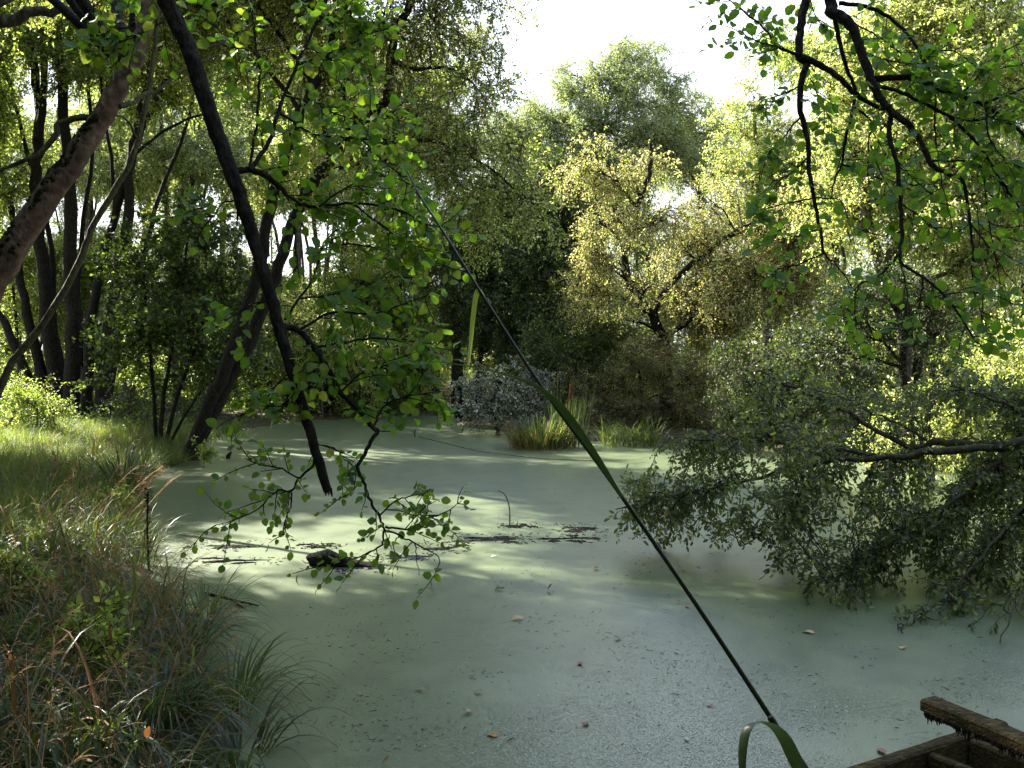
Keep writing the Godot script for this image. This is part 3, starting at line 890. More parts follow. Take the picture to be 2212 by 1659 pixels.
func make_trees() -> void:
	var G := func(x, d): return on_ground(x, d)
	# --- the leaning double trunk on the left bank with its olive crown over the pond
	tree("sallow_tree", "tall olive-leaved tree with two leaning trunks rooted at the left water's edge", "tree", "", [
		[run([[398, 1000], [440, 905], [490, 790], [545, 640], [571, 515], [600, 390], [640, 270], [690, 160], [740, 30], [770, -120], [760, -300], [700, -480]], 17.0, 13.5), 0.14, 0.05],
		[run([[412, 995], [470, 870], [560, 690], [600, 575], [650, 440], [710, 350], [770, 270], [833, 215], [846, 102], [890, 0], [930, -140], [940, -320], [880, -500]], 17.0, 14.0), 0.13, 0.045],
		[run([[745, 300], [800, 300], [860, 310], [930, 303], [1020, 340], [1090, 390], [1150, 440]], 15.3, 14.6), 0.05, 0.015],
		[run([[846, 130], [900, 150], [960, 145], [1010, 170], [1050, 215]], 15.0, 14.5), 0.04, 0.012],
	], blobs_at([[930, 60, 14.8, 110, 90], [1010, 190, 14.6, 80, 90], [820, 60, 15.2, 100, 90], [900, 230, 15.4, 110, 80], [1040, 300, 14.8, 80, 80], [960, 380, 15.0, 110, 75], [1080, 430, 14.8, 95, 60], [840, 350, 15.8, 90, 80], [1150, 480, 14.6, 60, 40], [720, 180, 16.0, 110, 90], [1000, 500, 15.6, 80, 50], [1030, 90, 14.6, 50, 60], [1100, 350, 14.6, 50, 50], [640, 40, 15.5, 110, 90], [980, -80, 14.8, 120, 70], [800, -100, 15, 160, 80]]) + [[Vector3(-3.0, 8.6, -14.5), Vector3(2.0, 1.2, 2.0)], [Vector3(-5.5, 9.4, -15.5), Vector3(2.2, 1.3, 2.0)], [Vector3(-1.0, 9.0, -15.0), Vector3(1.6, 1.2, 1.8)], [Vector3(-4.2, 10.6, -13.2), Vector3(2.2, 1.3, 2.0)], [Vector3(-2.0, 10.8, -16.0), Vector3(2.0, 1.2, 2.0)], [Vector3(-6.5, 8.2, -12.6), Vector3(1.8, 1.2, 1.8)], [Vector3(-7.2, 9.2, -16.4), Vector3(2.0, 1.3, 2.0)], [Vector3(-5.8, 10.8, -17.6), Vector3(2.0, 1.3, 2.0)], [Vector3(-7.6, 9.6, -19.8), Vector3(1.9, 1.2, 1.9)], [Vector3(-5.4, 9.2, -20.4), Vector3(1.7, 1.2, 1.7)]], S.olive, {"bark": M.bark_dark, "droop": 0.3, "sprays": 7.0, "density": 0.85})
	# --- the old many-stemmed coppice
	tree("coppiced_alder", "old coppice of thick dark stems springing from one stool on the left bank", "tree", "", [
		[[G.call(135, 23.5)] + run([[108, 740], [90, 560], [78, 400], [84, 300], [80, 180], [50, 60], [25, -40]], 23.5, 22.5), 0.21, 0.08],
		[[G.call(155, 23.2)] + run([[160, 720], [152, 560], [150, 420], [140, 250], [128, 120], [116, -20], [110, -120]], 23.2, 22.5), 0.22, 0.08],
		[[G.call(185, 23.0)] + run([[192, 740], [215, 600], [250, 450], [290, 330], [330, 230], [380, 120]], 23.0, 22.0), 0.15, 0.05],
		[[G.call(215, 22.8)] + run([[230, 740], [250, 620], [272, 500], [284, 341], [307, 239], [326, 120], [340, -60]], 22.8, 22.0), 0.19, 0.07],
		[[G.call(110, 23.6)] + run([[66, 720], [42, 580], [28, 470], [-10, 330]], 23.6, 23.5), 0.16, 0.06],
		[[G.call(90, 23.8)] + run([[40, 760], [0, 680], [-50, 600]], 23.8, 23.8), 0.16, 0.06],
		[run([[83, 300], [96, 180], [93, 60], [98, -60]], 22.8, 22.6), 0.10, 0.06],
		[[G.call(200, 23.4)] + run([[170, 700], [175, 520], [200, 330], [190, 150], [205, 0]], 23.4, 23.0), 0.09, 0.03],
		[[G.call(170, 23.8)] + run([[120, 720], [112, 540], [60, 330], [20, 180], [-20, 60]], 23.8, 23.4), 0.10, 0.03],
		[[G.call(225, 23.4)] + run([[260, 720], [310, 560], [345, 420], [400, 280], [430, 150]], 23.4, 22.6), 0.10, 0.03],
		[run([[150, 420], [180, 320], [230, 200], [240, 60], [250, -40]], 23.0, 22.8), 0.07, 0.03],
		[run([[250, 450], [240, 340], [225, 250], [215, 120]], 22.6, 22.4), 0.06, 0.025],
		[run([[284, 341], [330, 300], [400, 260], [470, 240]], 22.4, 22.0), 0.05, 0.02],
	], blobs_at([[40, 40, 22.5, 140, 110], [160, -40, 22.5, 150, 100], [320, 30, 22.0, 120, 100], [420, 90, 22, 100, 90], [-60, 250, 23.5, 120, 120], [340, 200, 22.4, 80, 70], [200, 150, 22.8, 90, 60], [10, 420, 23.4, 70, 60]]), S.light, {"bark": M.bark_dark, "density": 0.8, "size": 1.1})
	var stump := Shape.new()
	var sb := on_ground(262, 22.2)
	rng.seed = 77
	var sp := smooth_line([sb, sb + Vector3(0.05, 0.45, 0), sb + Vector3(0.18, 0.95, 0)], 4)
	stump.tube(sp, radii(sp.size(), 0.24, 0.16), 10, 0.12, rng)
	var so := thing("broken_stump", "short reddish-brown broken stump beside the old coppice", "stump", sb)
	var stp := piece("trunk", stump, M.bark_mossy, so)
	var sx := Shape.new()
	for k in 7:
		var b := sb + Vector3(0.18 + cos(k * 0.9) * 0.12, 0.93, sin(k * 0.9) * 0.12)
		sx.tube([b, b + Vector3(rnd(-0.02, 0.05), rnd(0.08, 0.25), rnd(-0.03, 0.03))], [0.04, 0.006], 5)
	piece("splinters", sx, M.bark_mossy, stp).set_meta("kind", "stuff")
	# --- the pale leaning trunk close on the left
	rng.seed = 78
	var lb := Vector3(-4.3, height(-4.3, -6.0) - 0.1, -6.0)
	var lo := thing("leaning_birch", "smooth pinkish leaning trunk patched with moss, close on the left", "tree", lb)
	var lp := wobble(smooth_line([lb, at(-120, 850, 6.0)] + run([[-30, 640], [24, 546], [102, 427], [164, 341], [212, 266], [253, 191], [287, 137], [304, 85], [314, 34], [320, -40], [340, -200], [420, -420]], 6.0, 6.0), 4), 0.01)
	var ls := Shape.new()
	var lr := radii(lp.size(), 0.108, 0.03, 0.9)
	ls.tube(lp, lr, 14, 0.05, rng)
	var ltp := piece("trunk", ls, M.bark_pink, lo)
	var moss := Shape.new()                     # cushions of moss on the upper side and at the old scars
	for k in 1500:
		var t := pow(rng.randf(), 1.1) * (lp.size() - 2)
		var ni := int(t)
		if ni > 24: continue
		var ax: Vector3 = (lp[ni + 1] - lp[ni]).normalized()
		var c: Vector3 = lp[ni].lerp(lp[ni + 1], t - ni)
		var an := rnd(0.2, 2.6)
		var side := ax.cross(Vector3(0, 0, 1)).normalized()
		var nn: Vector3 = (side * -cos(an) + side.cross(ax) * sin(an) * 0.9).normalized()
		if nn.x > 0.1 and ni > 12: nn.x *= -0.6
		nn = nn.normalized()
		var g := hump.get_noise_2d(c.y * 26.0 + an * 3.0, an * 9.0)
		if g < 0.02 + (0.12 if an > 1.4 else -0.12): continue
		var e: Vector3 = c + nn * lr[ni] * 0.98
		moss.tube([e - nn * 0.01, e, e + nn * rnd(0.003, 0.011)], [0.017, rnd(0.010, 0.018), 0.004], 5, 0.3, rng)
	piece("moss", moss, M.moss, ltp).set_meta("kind", "stuff")
	var lt := Shape.new()
	for l in [[[[258, 230], [300, 213], [345, 190], [410, 145], [470, 120]], 6.0, 6.6, 0.018], [[[195, 255], [130, 265], [110, 310], [60, 345], [0, 368], [-60, 390]], 6.0, 5.8, 0.024], [[[425, 105], [480, 98], [560, 108], [620, 95]], 6.6, 7.0, 0.012], [[[215, 280], [260, 250], [300, 300], [330, 330]], 6.0, 6.5, 0.010], [[[312, 30], [280, 60], [250, 62], [220, 75]], 6.0, 6.2, 0.013]]:
		var p := wobble(smooth_line(run(l[0], l[1], l[2]), 4), 0.012)
		lt.tube(p, radii(p.size(), l[3], l[3] * 0.35), 6, 0.1, rng)
	piece("branches", lt, M.bark_mossy, lo).set_meta("kind", "stuff")
	canopy(lo, [[Vector3(-5.9, 6.9, -7.6), Vector3(2.0, 1.2, 2.0)], [Vector3(-7.4, 7.4, -9.2), Vector3(2.0, 1.2, 2.0)], [Vector3(-5.2, 9.0, -10.4), Vector3(2.0, 1.0, 1.8)], [Vector3(-5.2, 7.4, -5.2), Vector3(2.0, 1.0, 1.8)], [Vector3(-2.6, 8.2, -7.6), Vector3(1.6, 0.8, 1.3)]], lp, 0.9)
	# an ash beyond the left edge of the view, whose shade falls over the bank and the near water
	tree("ash_tree", "ash whose light green crown overhangs the left bank beyond the leaning trunk", "tree", "", [[[on_ground(-480, 12.0), Vector3(-9.4, 3.0, -12.0), Vector3(-9.0, 6.0, -12.2), Vector3(-8.6, 9.5, -12.4)], 0.2, 0.07]],
		[[Vector3(-8.4, 8.0, -12.4), Vector3(2.2, 1.4, 2.2)], [Vector3(-9.6, 9.6, -13.6), Vector3(2.4, 1.4, 2.0)], [Vector3(-7.2, 9.8, -11.2), Vector3(1.8, 1.2, 1.8)], [Vector3(-10.4, 7.0, -11.4), Vector3(2.0, 1.4, 2.0)], [Vector3(-10.6, 7.6, -7.4), Vector3(2.0, 1.3, 1.8)]], S.light, {"density": 0.5})
	tree("lime_tree", "broad lime tree outside the view whose shade falls on the left bank", "tree", "", [[[on_ground(-420, 19.5), Vector3(-14.4, 3.0, -19.0), Vector3(-14.2, 6.5, -19.0), Vector3(-14.2, 9.5, -19.0)], 0.2, 0.06]],
		[[Vector3(-14.2, 8.0, -19.0), Vector3(2.0, 1.5, 2.0)], [Vector3(-15.0, 7.6, -16.2), Vector3(2.0, 1.4, 2.0)], [Vector3(-13.6, 10.0, -20.6), Vector3(2.0, 1.4, 2.0)], [Vector3(-16.0, 9.6, -18.0), Vector3(2.0, 1.4, 2.0)]], S.light, {"density": 0.7})
	# --- a thin mossy stem leaning across, and a grey dead bough at the top corner
	tree("mossy_sapling", "thin mossy stem leaning right in front of the coppice", "tree", "", [[[on_ground(-60, 12.0)] + run([[0, 832], [120, 661], [178, 549], [205, 478], [273, 369], [300, 300], [328, 164], [341, 34], [346, -90]], 12.0, 11.5), 0.055, 0.025]],
		blobs_at([[350, -140, 11.5, 120, 90], [280, -170, 11.8, 110, 80]]), S.light, {"bark": M.bark_mossy, "density": 0.6})
	tree("dead_branch_tree", "grey bare bough crossing the top corner above the coppice", "tree", "", [[[on_ground(-330, 9.0)] + run([[-300, 500], [-220, 180], [-120, 90], [0, 48], [60, 30], [110, 24], [165, 26], [200, 15]], 9.0, 9.0), 0.11, 0.025], [run([[-220, 180], [-260, -100], [-300, -300]], 9.0, 9.0), 0.08, 0.04], [run([[-120, 92], [-30, 25], [40, -10], [100, -60]], 9.0, 9.2), 0.05, 0.02]],
		blobs_at([[-300, -350, 9, 200, 120], [-120, -260, 9, 160, 90]]), S.light, {"bark": M.bark_grey, "density": 0.7})
	# --- understorey of the left bank
	tree("hazel_shrub", "dark green hazel shrub of many thin stems beside the leaning double trunk", "shrub", "", [
		[[G.call(345, 18.0)] + run([[352, 860], [372, 760], [392, 640], [405, 520]], 18, 18), 0.05, 0.02], [[G.call(335, 18.1)] + run([[330, 830], [318, 700], [310, 580]], 18, 18), 0.045, 0.02], [[G.call(355, 18.0)] + run([[385, 850], [430, 730], [480, 600]], 18, 17.8), 0.05, 0.02], [[G.call(360, 18.2)] + run([[410, 880], [470, 800], [520, 740]], 18, 17.8), 0.035, 0.015]],
		blobs_at([[300, 600, 18, 70, 80], [400, 560, 18, 80, 80], [480, 660, 17.8, 70, 80], [340, 720, 18, 90, 70], [440, 780, 17.8, 80, 80], [260, 760, 18.3, 60, 60], [530, 770, 17.8, 60, 80], [400, 480, 18.2, 70, 50], [540, 600, 18.2, 50, 60]]), S.hazel, {"bark": M.bark_dark, "density": 1.0, "droop": 0.1})
	tree("hazel_shrub", "bright green hazel shrub behind the coppice stems at the left edge", "shrub", "", [[[G.call(40, 26.0)] + run([[40, 760], [30, 640], [20, 560]], 26, 26), 0.06, 0.03], [[G.call(60, 26.0)] + run([[90, 740], [120, 640]], 26, 26), 0.05, 0.03]],
		blobs_at([[20, 580, 26, 80, 60], [110, 560, 26, 70, 60], [180, 640, 27, 70, 60], [60, 680, 26.5, 80, 50], [230, 560, 27, 60, 60]]), S.light, {"bark": M.bark_dark, "density": 0.8})
	tree("bramble_bush", "sunlit low leafy bush in the grass in front of the coppice", "bush", "", [[[G.call(80, 18.6)] + run([[80, 880], [85, 850]], 18.6, 18.6), 0.03, 0.015]],
		blobs_at([[70, 870, 18.6, 60, 40], [120, 900, 18.4, 40, 36], [30, 850, 18.8, 40, 36], [20, 905, 18.3, 40, 30]]), S.light, {"bark": M.twig, "density": 1.6, "size": 0.7})
	# --- far bank, left of the middle
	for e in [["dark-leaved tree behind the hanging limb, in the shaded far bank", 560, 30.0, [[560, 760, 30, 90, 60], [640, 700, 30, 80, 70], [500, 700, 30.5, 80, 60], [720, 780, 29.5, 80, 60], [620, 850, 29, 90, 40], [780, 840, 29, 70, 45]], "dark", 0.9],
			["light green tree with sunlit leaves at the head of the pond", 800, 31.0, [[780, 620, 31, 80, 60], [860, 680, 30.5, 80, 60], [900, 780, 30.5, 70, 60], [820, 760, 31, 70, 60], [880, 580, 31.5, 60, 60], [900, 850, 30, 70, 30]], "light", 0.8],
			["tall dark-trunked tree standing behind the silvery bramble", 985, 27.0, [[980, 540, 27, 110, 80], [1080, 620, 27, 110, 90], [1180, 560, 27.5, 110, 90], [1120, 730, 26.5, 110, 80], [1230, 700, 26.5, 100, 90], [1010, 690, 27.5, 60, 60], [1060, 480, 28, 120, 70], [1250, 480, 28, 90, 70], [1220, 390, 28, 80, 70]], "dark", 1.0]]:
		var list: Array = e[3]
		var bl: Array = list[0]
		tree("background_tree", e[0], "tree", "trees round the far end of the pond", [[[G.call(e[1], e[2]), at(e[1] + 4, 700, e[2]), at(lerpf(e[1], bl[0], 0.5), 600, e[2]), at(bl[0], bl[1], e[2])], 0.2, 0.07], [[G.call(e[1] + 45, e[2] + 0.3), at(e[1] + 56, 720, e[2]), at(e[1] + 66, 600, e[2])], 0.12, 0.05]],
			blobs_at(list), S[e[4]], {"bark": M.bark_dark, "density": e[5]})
	# --- the yellow sallow over the far bank
	tree("yellow_sallow", "broad golden-yellow sallow tree lit by the sun on the far bank", "tree", "", [
		[[G.call(1440, 24.0)] + run([[1436, 790], [1430, 730], [1408, 680], [1370, 630], [1350, 560], [1370, 470], [1400, 380], [1405, 310]], 24.0, 23.5), 0.2, 0.05],
		[run([[1408, 680], [1450, 610], [1520, 550], [1590, 500], [1650, 470]], 23.8, 23.2), 0.11, 0.03], [run([[1430, 730], [1500, 690], [1580, 650], [1640, 640]], 23.9, 22.8), 0.09, 0.03]],
		blobs_at(scattered(311, 46, 1255, 1790, 1400, 270, 0.42, 720, 23.2, 26, 56)), S.willow, {"bark": M.bark_dark, "droop": 0.3, "density": 1.15, "sprays": 7.5})
	# --- trees behind it
	tree("background_tree", "tall pale green round-crowned tree rising against the white sky", "tree", "trees round the far end of the pond", [[[G.call(1290, 38.0), at(1285, 600, 38), at(1290, 400, 38), at(1310, 220, 38)], 0.35, 0.08]],
		blobs_at([[1355, 138, 38, 54, 44], [1300, 165, 38, 48, 44], [1422, 165, 38.4, 46, 44], [1251, 208, 38, 54, 50], [1361, 219, 37.6, 66, 50], [1459, 241, 38.5, 48, 55], [1196, 268, 38, 54, 55], [1300, 278, 37.5, 72, 50], [1410, 300, 37.6, 66, 50], [1141, 251, 38.6, 41, 44], [1117, 332, 38, 54, 55], [1227, 343, 37.4, 72, 55], [1337, 365, 37.4, 72, 55], [1459, 343, 38.2, 48, 55], [1154, 408, 37.6, 72, 55], [1263, 430, 37.2, 84, 55], [1080, 289, 38.4, 36, 44], [1404, 116, 38.6, 29, 26], [1221, 160, 38.6, 29, 33]]), S.pale, {"density": 0.75, "size": 1.05, "droop": -0.05})
	tree("background_tree", "thin twiggy tree showing grey against the sky between the crowns", "tree", "trees round the far end of the pond", [[[G.call(1520, 40.0), at(1518, 600, 40), at(1510, 400, 40), at(1500, 250, 40)], 0.2, 0.04], [[at(1515, 450, 40), at(1540, 330, 40), at(1555, 230, 40)], 0.08, 0.02], [[at(1512, 430, 40), at(1480, 320, 40), at(1470, 240, 40)], 0.07, 0.02]],
		blobs_at([[1500, 290, 40, 50, 60], [1550, 280, 40, 40, 60], [1470, 350, 40, 60, 60], [1540, 380, 40, 60, 60]]), S.pale, {"density": 0.45, "twigs": 2.4, "sprays": 2.5, "droop": -0.1})
	tree("background_tree", "feathery yellow-green tree at the right edge of the sky gap", "tree", "trees round the far end of the pond", [[[G.call(1660, 30.0), at(1655, 600, 30), at(1640, 400, 30), at(1630, 240, 30)], 0.2, 0.05]],
		blobs_at([[1630, 210, 30, 45, 40], [1600, 290, 30, 50, 50], [1680, 280, 30, 60, 60], [1640, 370, 30, 70, 60], [1720, 370, 29.5, 70, 70], [1560, 370, 30.5, 40, 50]]), S.lime, {"density": 0.7, "droop": 0.1})
	tree("background_tree", "tall bright yellow-green tree filling the upper right corner", "tree", "trees round the far end of the pond", [[[G.call(1960, 19.0), at(1950, 680, 19), at(1900, 560, 19), at(1870, 400, 19), at(1930, 200, 19), at(1980, 0, 19)], 0.2, 0.06], [[at(1905, 570, 19), at(1980, 480, 18.6), at(2060, 330, 18.4), at(2120, 150, 18.2)], 0.12, 0.04]],
		blobs_at([[2130, 60, 18.2, 130, 90], [1980, 40, 19, 120, 90], [2060, 200, 18.2, 120, 90], [1900, 160, 19.5, 110, 90], [2190, 240, 18, 100, 90], [1960, 320, 18.8, 110, 80], [2100, 380, 18.2, 110, 80], [1840, 330, 19.5, 80, 80], [2220, 420, 18, 90, 90], [1880, 450, 19.2, 100, 70], [2020, 500, 18.5, 110, 60], [2170, 550, 18, 90, 70], [1790, 450, 20, 70, 70], [1820, 230, 20, 60, 60], [2080, -90, 18.5, 170, 80]]), S.lime, {"bark": M.bark_grey, "density": 0.95, "droop": 0.25})
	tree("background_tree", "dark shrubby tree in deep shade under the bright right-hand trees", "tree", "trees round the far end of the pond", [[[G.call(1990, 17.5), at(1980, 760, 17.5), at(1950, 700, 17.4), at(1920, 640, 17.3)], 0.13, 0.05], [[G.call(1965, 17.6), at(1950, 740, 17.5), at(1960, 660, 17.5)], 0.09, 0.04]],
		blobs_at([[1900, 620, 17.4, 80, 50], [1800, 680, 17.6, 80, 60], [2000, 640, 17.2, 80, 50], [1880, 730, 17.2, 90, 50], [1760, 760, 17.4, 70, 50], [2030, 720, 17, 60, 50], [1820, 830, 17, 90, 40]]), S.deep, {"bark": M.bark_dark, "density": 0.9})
	tree("yellow_bush", "brilliant sunlit yellow-green bush on the right bank behind the sallow bough", "bush", "", [[[G.call(2190, 13.6), at(2180, 900, 13.6), at(2150, 820, 13.4)], 0.06, 0.03], [[G.call(2260, 13.6), at(2260, 860, 13.4), at(2240, 760, 13.2)], 0.06, 0.03]],
		blobs_at([[2190, 760, 13.2, 80, 60], [2080, 850, 13.4, 70, 50], [2180, 880, 13.0, 80, 60], [1990, 890, 13.7, 60, 45], [2060, 950, 13.4, 80, 45], [2180, 980, 12.9, 80, 50], [1900, 940, 14.2, 60, 40], [1970, 985, 13.8, 60, 35], [2260, 700, 13.2, 70, 60], [2230, 1050, 12.6, 60, 35]]), S.lime, {"bark": M.twig, "density": 1.6, "size": 0.75})
	# --- bushes of the far bank
	tree("bramble_bush", "silvery-leaved bramble mound hanging over the far left water edge", "bush", "", [[[G.call(1075, 22.8), at(1072, 870, 22.8), at(1070, 840, 22.8)], 0.05, 0.03]],
		blobs_at([[1030, 850, 22.4, 46, 34], [1080, 825, 22.4, 54, 36], [1005, 893, 22.0, 40, 24], [1060, 885, 22.0, 50, 28], [1120, 845, 22.2, 54, 38], [1110, 895, 21.9, 46, 24], [1150, 830, 22.6, 44, 38]]), S.silver, {"bark": M.twig, "density": 2.4, "size": 0.7, "droop": 0.3})
	tree("sallow_shrub", "brownish olive shrub behind the reeds on the far bank", "shrub", "", [[[G.call(1390, 22.2), at(1385, 850, 22.2), at(1380, 800, 22.2)], 0.06, 0.03]],
		blobs_at([[1340, 830, 22, 60, 50], [1420, 800, 22, 70, 60], [1370, 890, 21.6, 70, 35], [1460, 870, 21.6, 70, 50], [1300, 890, 21.8, 50, 35], [1520, 830, 21.8, 60, 60], [1390, 760, 22.3, 60, 40], [1540, 910, 21.2, 70, 35], [1260, 840, 22.6, 50, 40]]), S.brownish, {"bark": M.twig, "density": 1.7, "size": 0.75})
	tree("sallow_shrub", "dark green shrub between the yellow sallow and the bramble mound", "shrub", "", [[[G.call(1210, 23.6), at(1205, 830, 23.6), at(1200, 760, 23.6)], 0.06, 0.03]],
		blobs_at([[1200, 790, 23.4, 60, 60], [1260, 740, 23.8, 60, 60], [1150, 760, 23.8, 50, 50], [1300, 800, 23.4, 50, 50], [1230, 860, 23, 60, 35], [1330, 730, 24, 50, 40]]), S.dark, {"bark": M.twig, "density": 1.4, "size": 0.85})
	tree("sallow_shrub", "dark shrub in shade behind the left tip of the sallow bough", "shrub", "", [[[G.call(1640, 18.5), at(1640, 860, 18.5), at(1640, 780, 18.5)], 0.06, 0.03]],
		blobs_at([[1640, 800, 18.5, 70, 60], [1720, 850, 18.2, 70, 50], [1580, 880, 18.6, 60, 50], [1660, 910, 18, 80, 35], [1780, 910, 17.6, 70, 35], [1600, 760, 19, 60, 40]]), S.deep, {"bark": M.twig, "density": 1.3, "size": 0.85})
	# --- the wood beyond, trunk by trunk
	var words := ["slender", "forked", "crooked", "straight", "leaning", "mossy", "bent", "pale-barked", "narrow", "low-branched", "thin", "tall"]
	var behind := [[-120, 30], [20, 33], [180, 29], [300, 36], [380, 27], [470, 33], [560, 38], [640, 28], [700, 34], [770, 40], [860, 36], [930, 33], [1700, 36], [1810, 30], [2020, 27], [2250, 24], [2120, 33], [1050, 40], [1600, 46], [1400, 48], [1210, 50]]
	for k in behind.size():
		rng.seed = 900 + k
		var x: float = behind[k][0]
		var d: float = behind[k][1]
		var top: float = 100.0 if x < 1000 or x > 1750 else 330.0
		var lean := rnd(-60, 60)
		var kinds := ["light", "olive", "lime", "light", "pale"]
		var st := [[[on_ground(x, d), at(x + lean * 0.2, 600, d), at(x + lean * 0.6, 400, d), at(x + lean, top, d)], rnd(0.11, 0.2), 0.05]]
		if k % 2 == 0: st.append([[at(x + lean * 0.15, 640, d), at(x - lean * 0.3 + 20, 430, d), at(x - lean * 0.6 + 40, top + 60, d)], 0.09, 0.03])
		var bl := []
		for q in 7:
			bl.append([x + lean + rnd(-110, 110) * 30.0 / d, top + rnd(-70, 300) + 20, d + rnd(-1.5, 1.5), rnd(70, 110) * 30.0 / d, rnd(50, 80) * 30.0 / d])
		for q in 4:
			bl.append([x + rnd(-120, 120) * 30.0 / d, rnd(340, 640), d + rnd(-1.5, 1.5), rnd(50, 100) * 30.0 / d, rnd(50, 70) * 30.0 / d])
		for q in 4:
			var px := x + rnd(-60, 60)
			st.append([[on_ground(px, d + rnd(-1, 2)), at(px + rnd(-20, 20), 560, d), at(px + rnd(-50, 50), 330, d), at(px + rnd(-80, 80), top - 40, d)], rnd(0.035, 0.08), 0.015])
		for q in 3:
			bl.append([x + rnd(-120, 120) * 30.0 / d, rnd(620, 800), d + rnd(-1.5, 1.5), rnd(70, 110) * 30.0 / d, rnd(50, 70) * 30.0 / d])
		tree("woodland_tree", "%s %s-leaved tree in the wood, %s" % [words[k % words.size()], {"light": "light-green", "olive": "olive", "lime": "yellow-green", "pale": "grey-green"}[kinds[k % 5]], where_word(x, d)], "tree", "trees of the wood beyond the pond", st, blobs_at(bl), S[kinds[k % 5]], {"bark": M.bark_grey if k % 3 else M.bark_dark, "density": 0.34, "size": 1.1})

# clumps of leaves strewn over a crown that peaks at `mid` and slopes off to both sides
func scattered(sd: int, count: int, x0: float, x1: float, mid: float, top: float, slope: float, low: float, d: float, r0: float, r1: float) -> Array:
	rng.seed = sd
	var out := []
	while out.size() < count:
		var x := rnd(x0, x1)
		var y := top + absf(x - mid) * slope + rnd(-25, 25)
		y = lerpf(y, low, pow(rng.randf(), 1.15))
		var r := rnd(r0, r1)
		out.append([x, y, d + rnd(-1.2, 1.2), r * rnd(0.9, 1.5), r])
	return out

func make_surround() -> void:                    # the wood goes on behind and beside the viewer; it shuts out the low sky there
	var ring := [[-8.5, -4.5], [-9.5, 1.5], [-7.0, 6.5], [-2.5, 7.5], [2.5, 8.0], [7.0, 6.0], [9.5, 1.0], [11.5, -5.0], [-13.0, -8.0], [-12.5, 4.0], [12.5, 5.0], [0.0, 12.0]]
	var names := ["beside the left bank", "behind the left bank", "behind the viewer's left shoulder", "behind the platform steps", "behind the platform", "behind the viewer's right shoulder", "beside the platform", "on the right bank", "deep in the left wood", "deep behind the left bank", "deep behind the right bank", "on the path behind the viewer"]
	for k in ring.size():
		rng.seed = 1200 + k
		var p := Vector3(ring[k][0], 0, ring[k][1])
		p.y = height(p.x, p.z) - 0.05
		var bl := []
		for q in 9:
			bl.append([p + Vector3(rnd(-2.2, 2.2), 1.2 + q * 1.15, rnd(-2.2, 2.2)), Vector3(rnd(1.4, 2.0), rnd(1.0, 1.4), rnd(1.4, 2.0))])
		tree("woodland_tree", "leafy dark tree outside the view, " + names[k], "tree", "trees of the wood behind the viewer", [[[p, p + Vector3(0.2, 4, 0.1), p + Vector3(0.1, 8, -0.2), p + Vector3(0.3, 11, 0)], 0.2, 0.06]], bl, S.dark, {"density": 0.62, "size": 1.8, "bark": M.bark_dark})

func make_far_wood() -> void:                    # the closed mass of leaves between and behind the trunks
	for e in [["dark", -34.0, 34.0, 40.0, 58.0, 0.4, 7.0, 3200, 2.3, "dark leafy mass of the wood far behind the pond"], ["light", -20.0, -3.0, 26.0, 36.0, 0.3, 3.4, 1300, 1.3, "green undergrowth between the trunks left of the pond head"], ["olive", 2.0, 20.0, 25.0, 36.0, 0.3, 3.6, 1300, 1.4, "olive undergrowth behind the yellow sallow"], ["dark", -22.0, -7.5, 19.5, 27.0, 0.2, 1.6, 700, 1.0, "dark low undergrowth round the coppice"], ["pale", -3.0, 34.0, 44.0, 62.0, 4.0, 11.0, 1500, 2.4, "pale treetops of the wood far behind the pond"]]:
		rng.seed = hash(e[9])
		for f in 2:
			var spots := []
			for k in int(e[7] / 2):
				var x := rnd(e[1], e[2])
				var z := -rnd(e[3], e[4])
				if e[3] < 40.0 and height(x, z) < 0.05: continue
				var n := hump.get_noise_2d(x * 2.0 + 30.0, z * 2.0)
				var y: float = e[5] + (e[6] - e[5]) * pow(rng.randf(), 1.2) * clampf(0.7 + n, 0.2, 1.2)
				var dd := ball()
				spots.append(Transform3D(Basis.looking_at(dd, Vector3.UP if absf(dd.y) < 0.9 else Vector3.RIGHT).scaled(Vector3.ONE * rnd(0.7, 1.3) * e[8]), Vector3(x, y, z)))
			var o := many("undergrowth" if e[3] < 40.0 else "far_wood", S[e[0]][f], spots, self)
			tag(o, e[9] + ["", ", lower leaves"][f], "foliage")

func where_word(x: float, d: float) -> String:
	var place := "at the left edge"
	if x > 100: place = "behind the coppice"
	if x > 340: place = "behind the hazel shrub"
	if x > 520: place = "behind the hanging limb"
	if x > 740: place = "behind the olive-leaved tree"
	if x > 1000: place = "behind the dark-trunked tree"
	if x > 1300: place = "behind the yellow sallow"
	if x > 1650: place = "behind the upper right boughs"
	if x > 2100: place = "at the right edge"
	return place + (", farther back" if d > 34 else "")

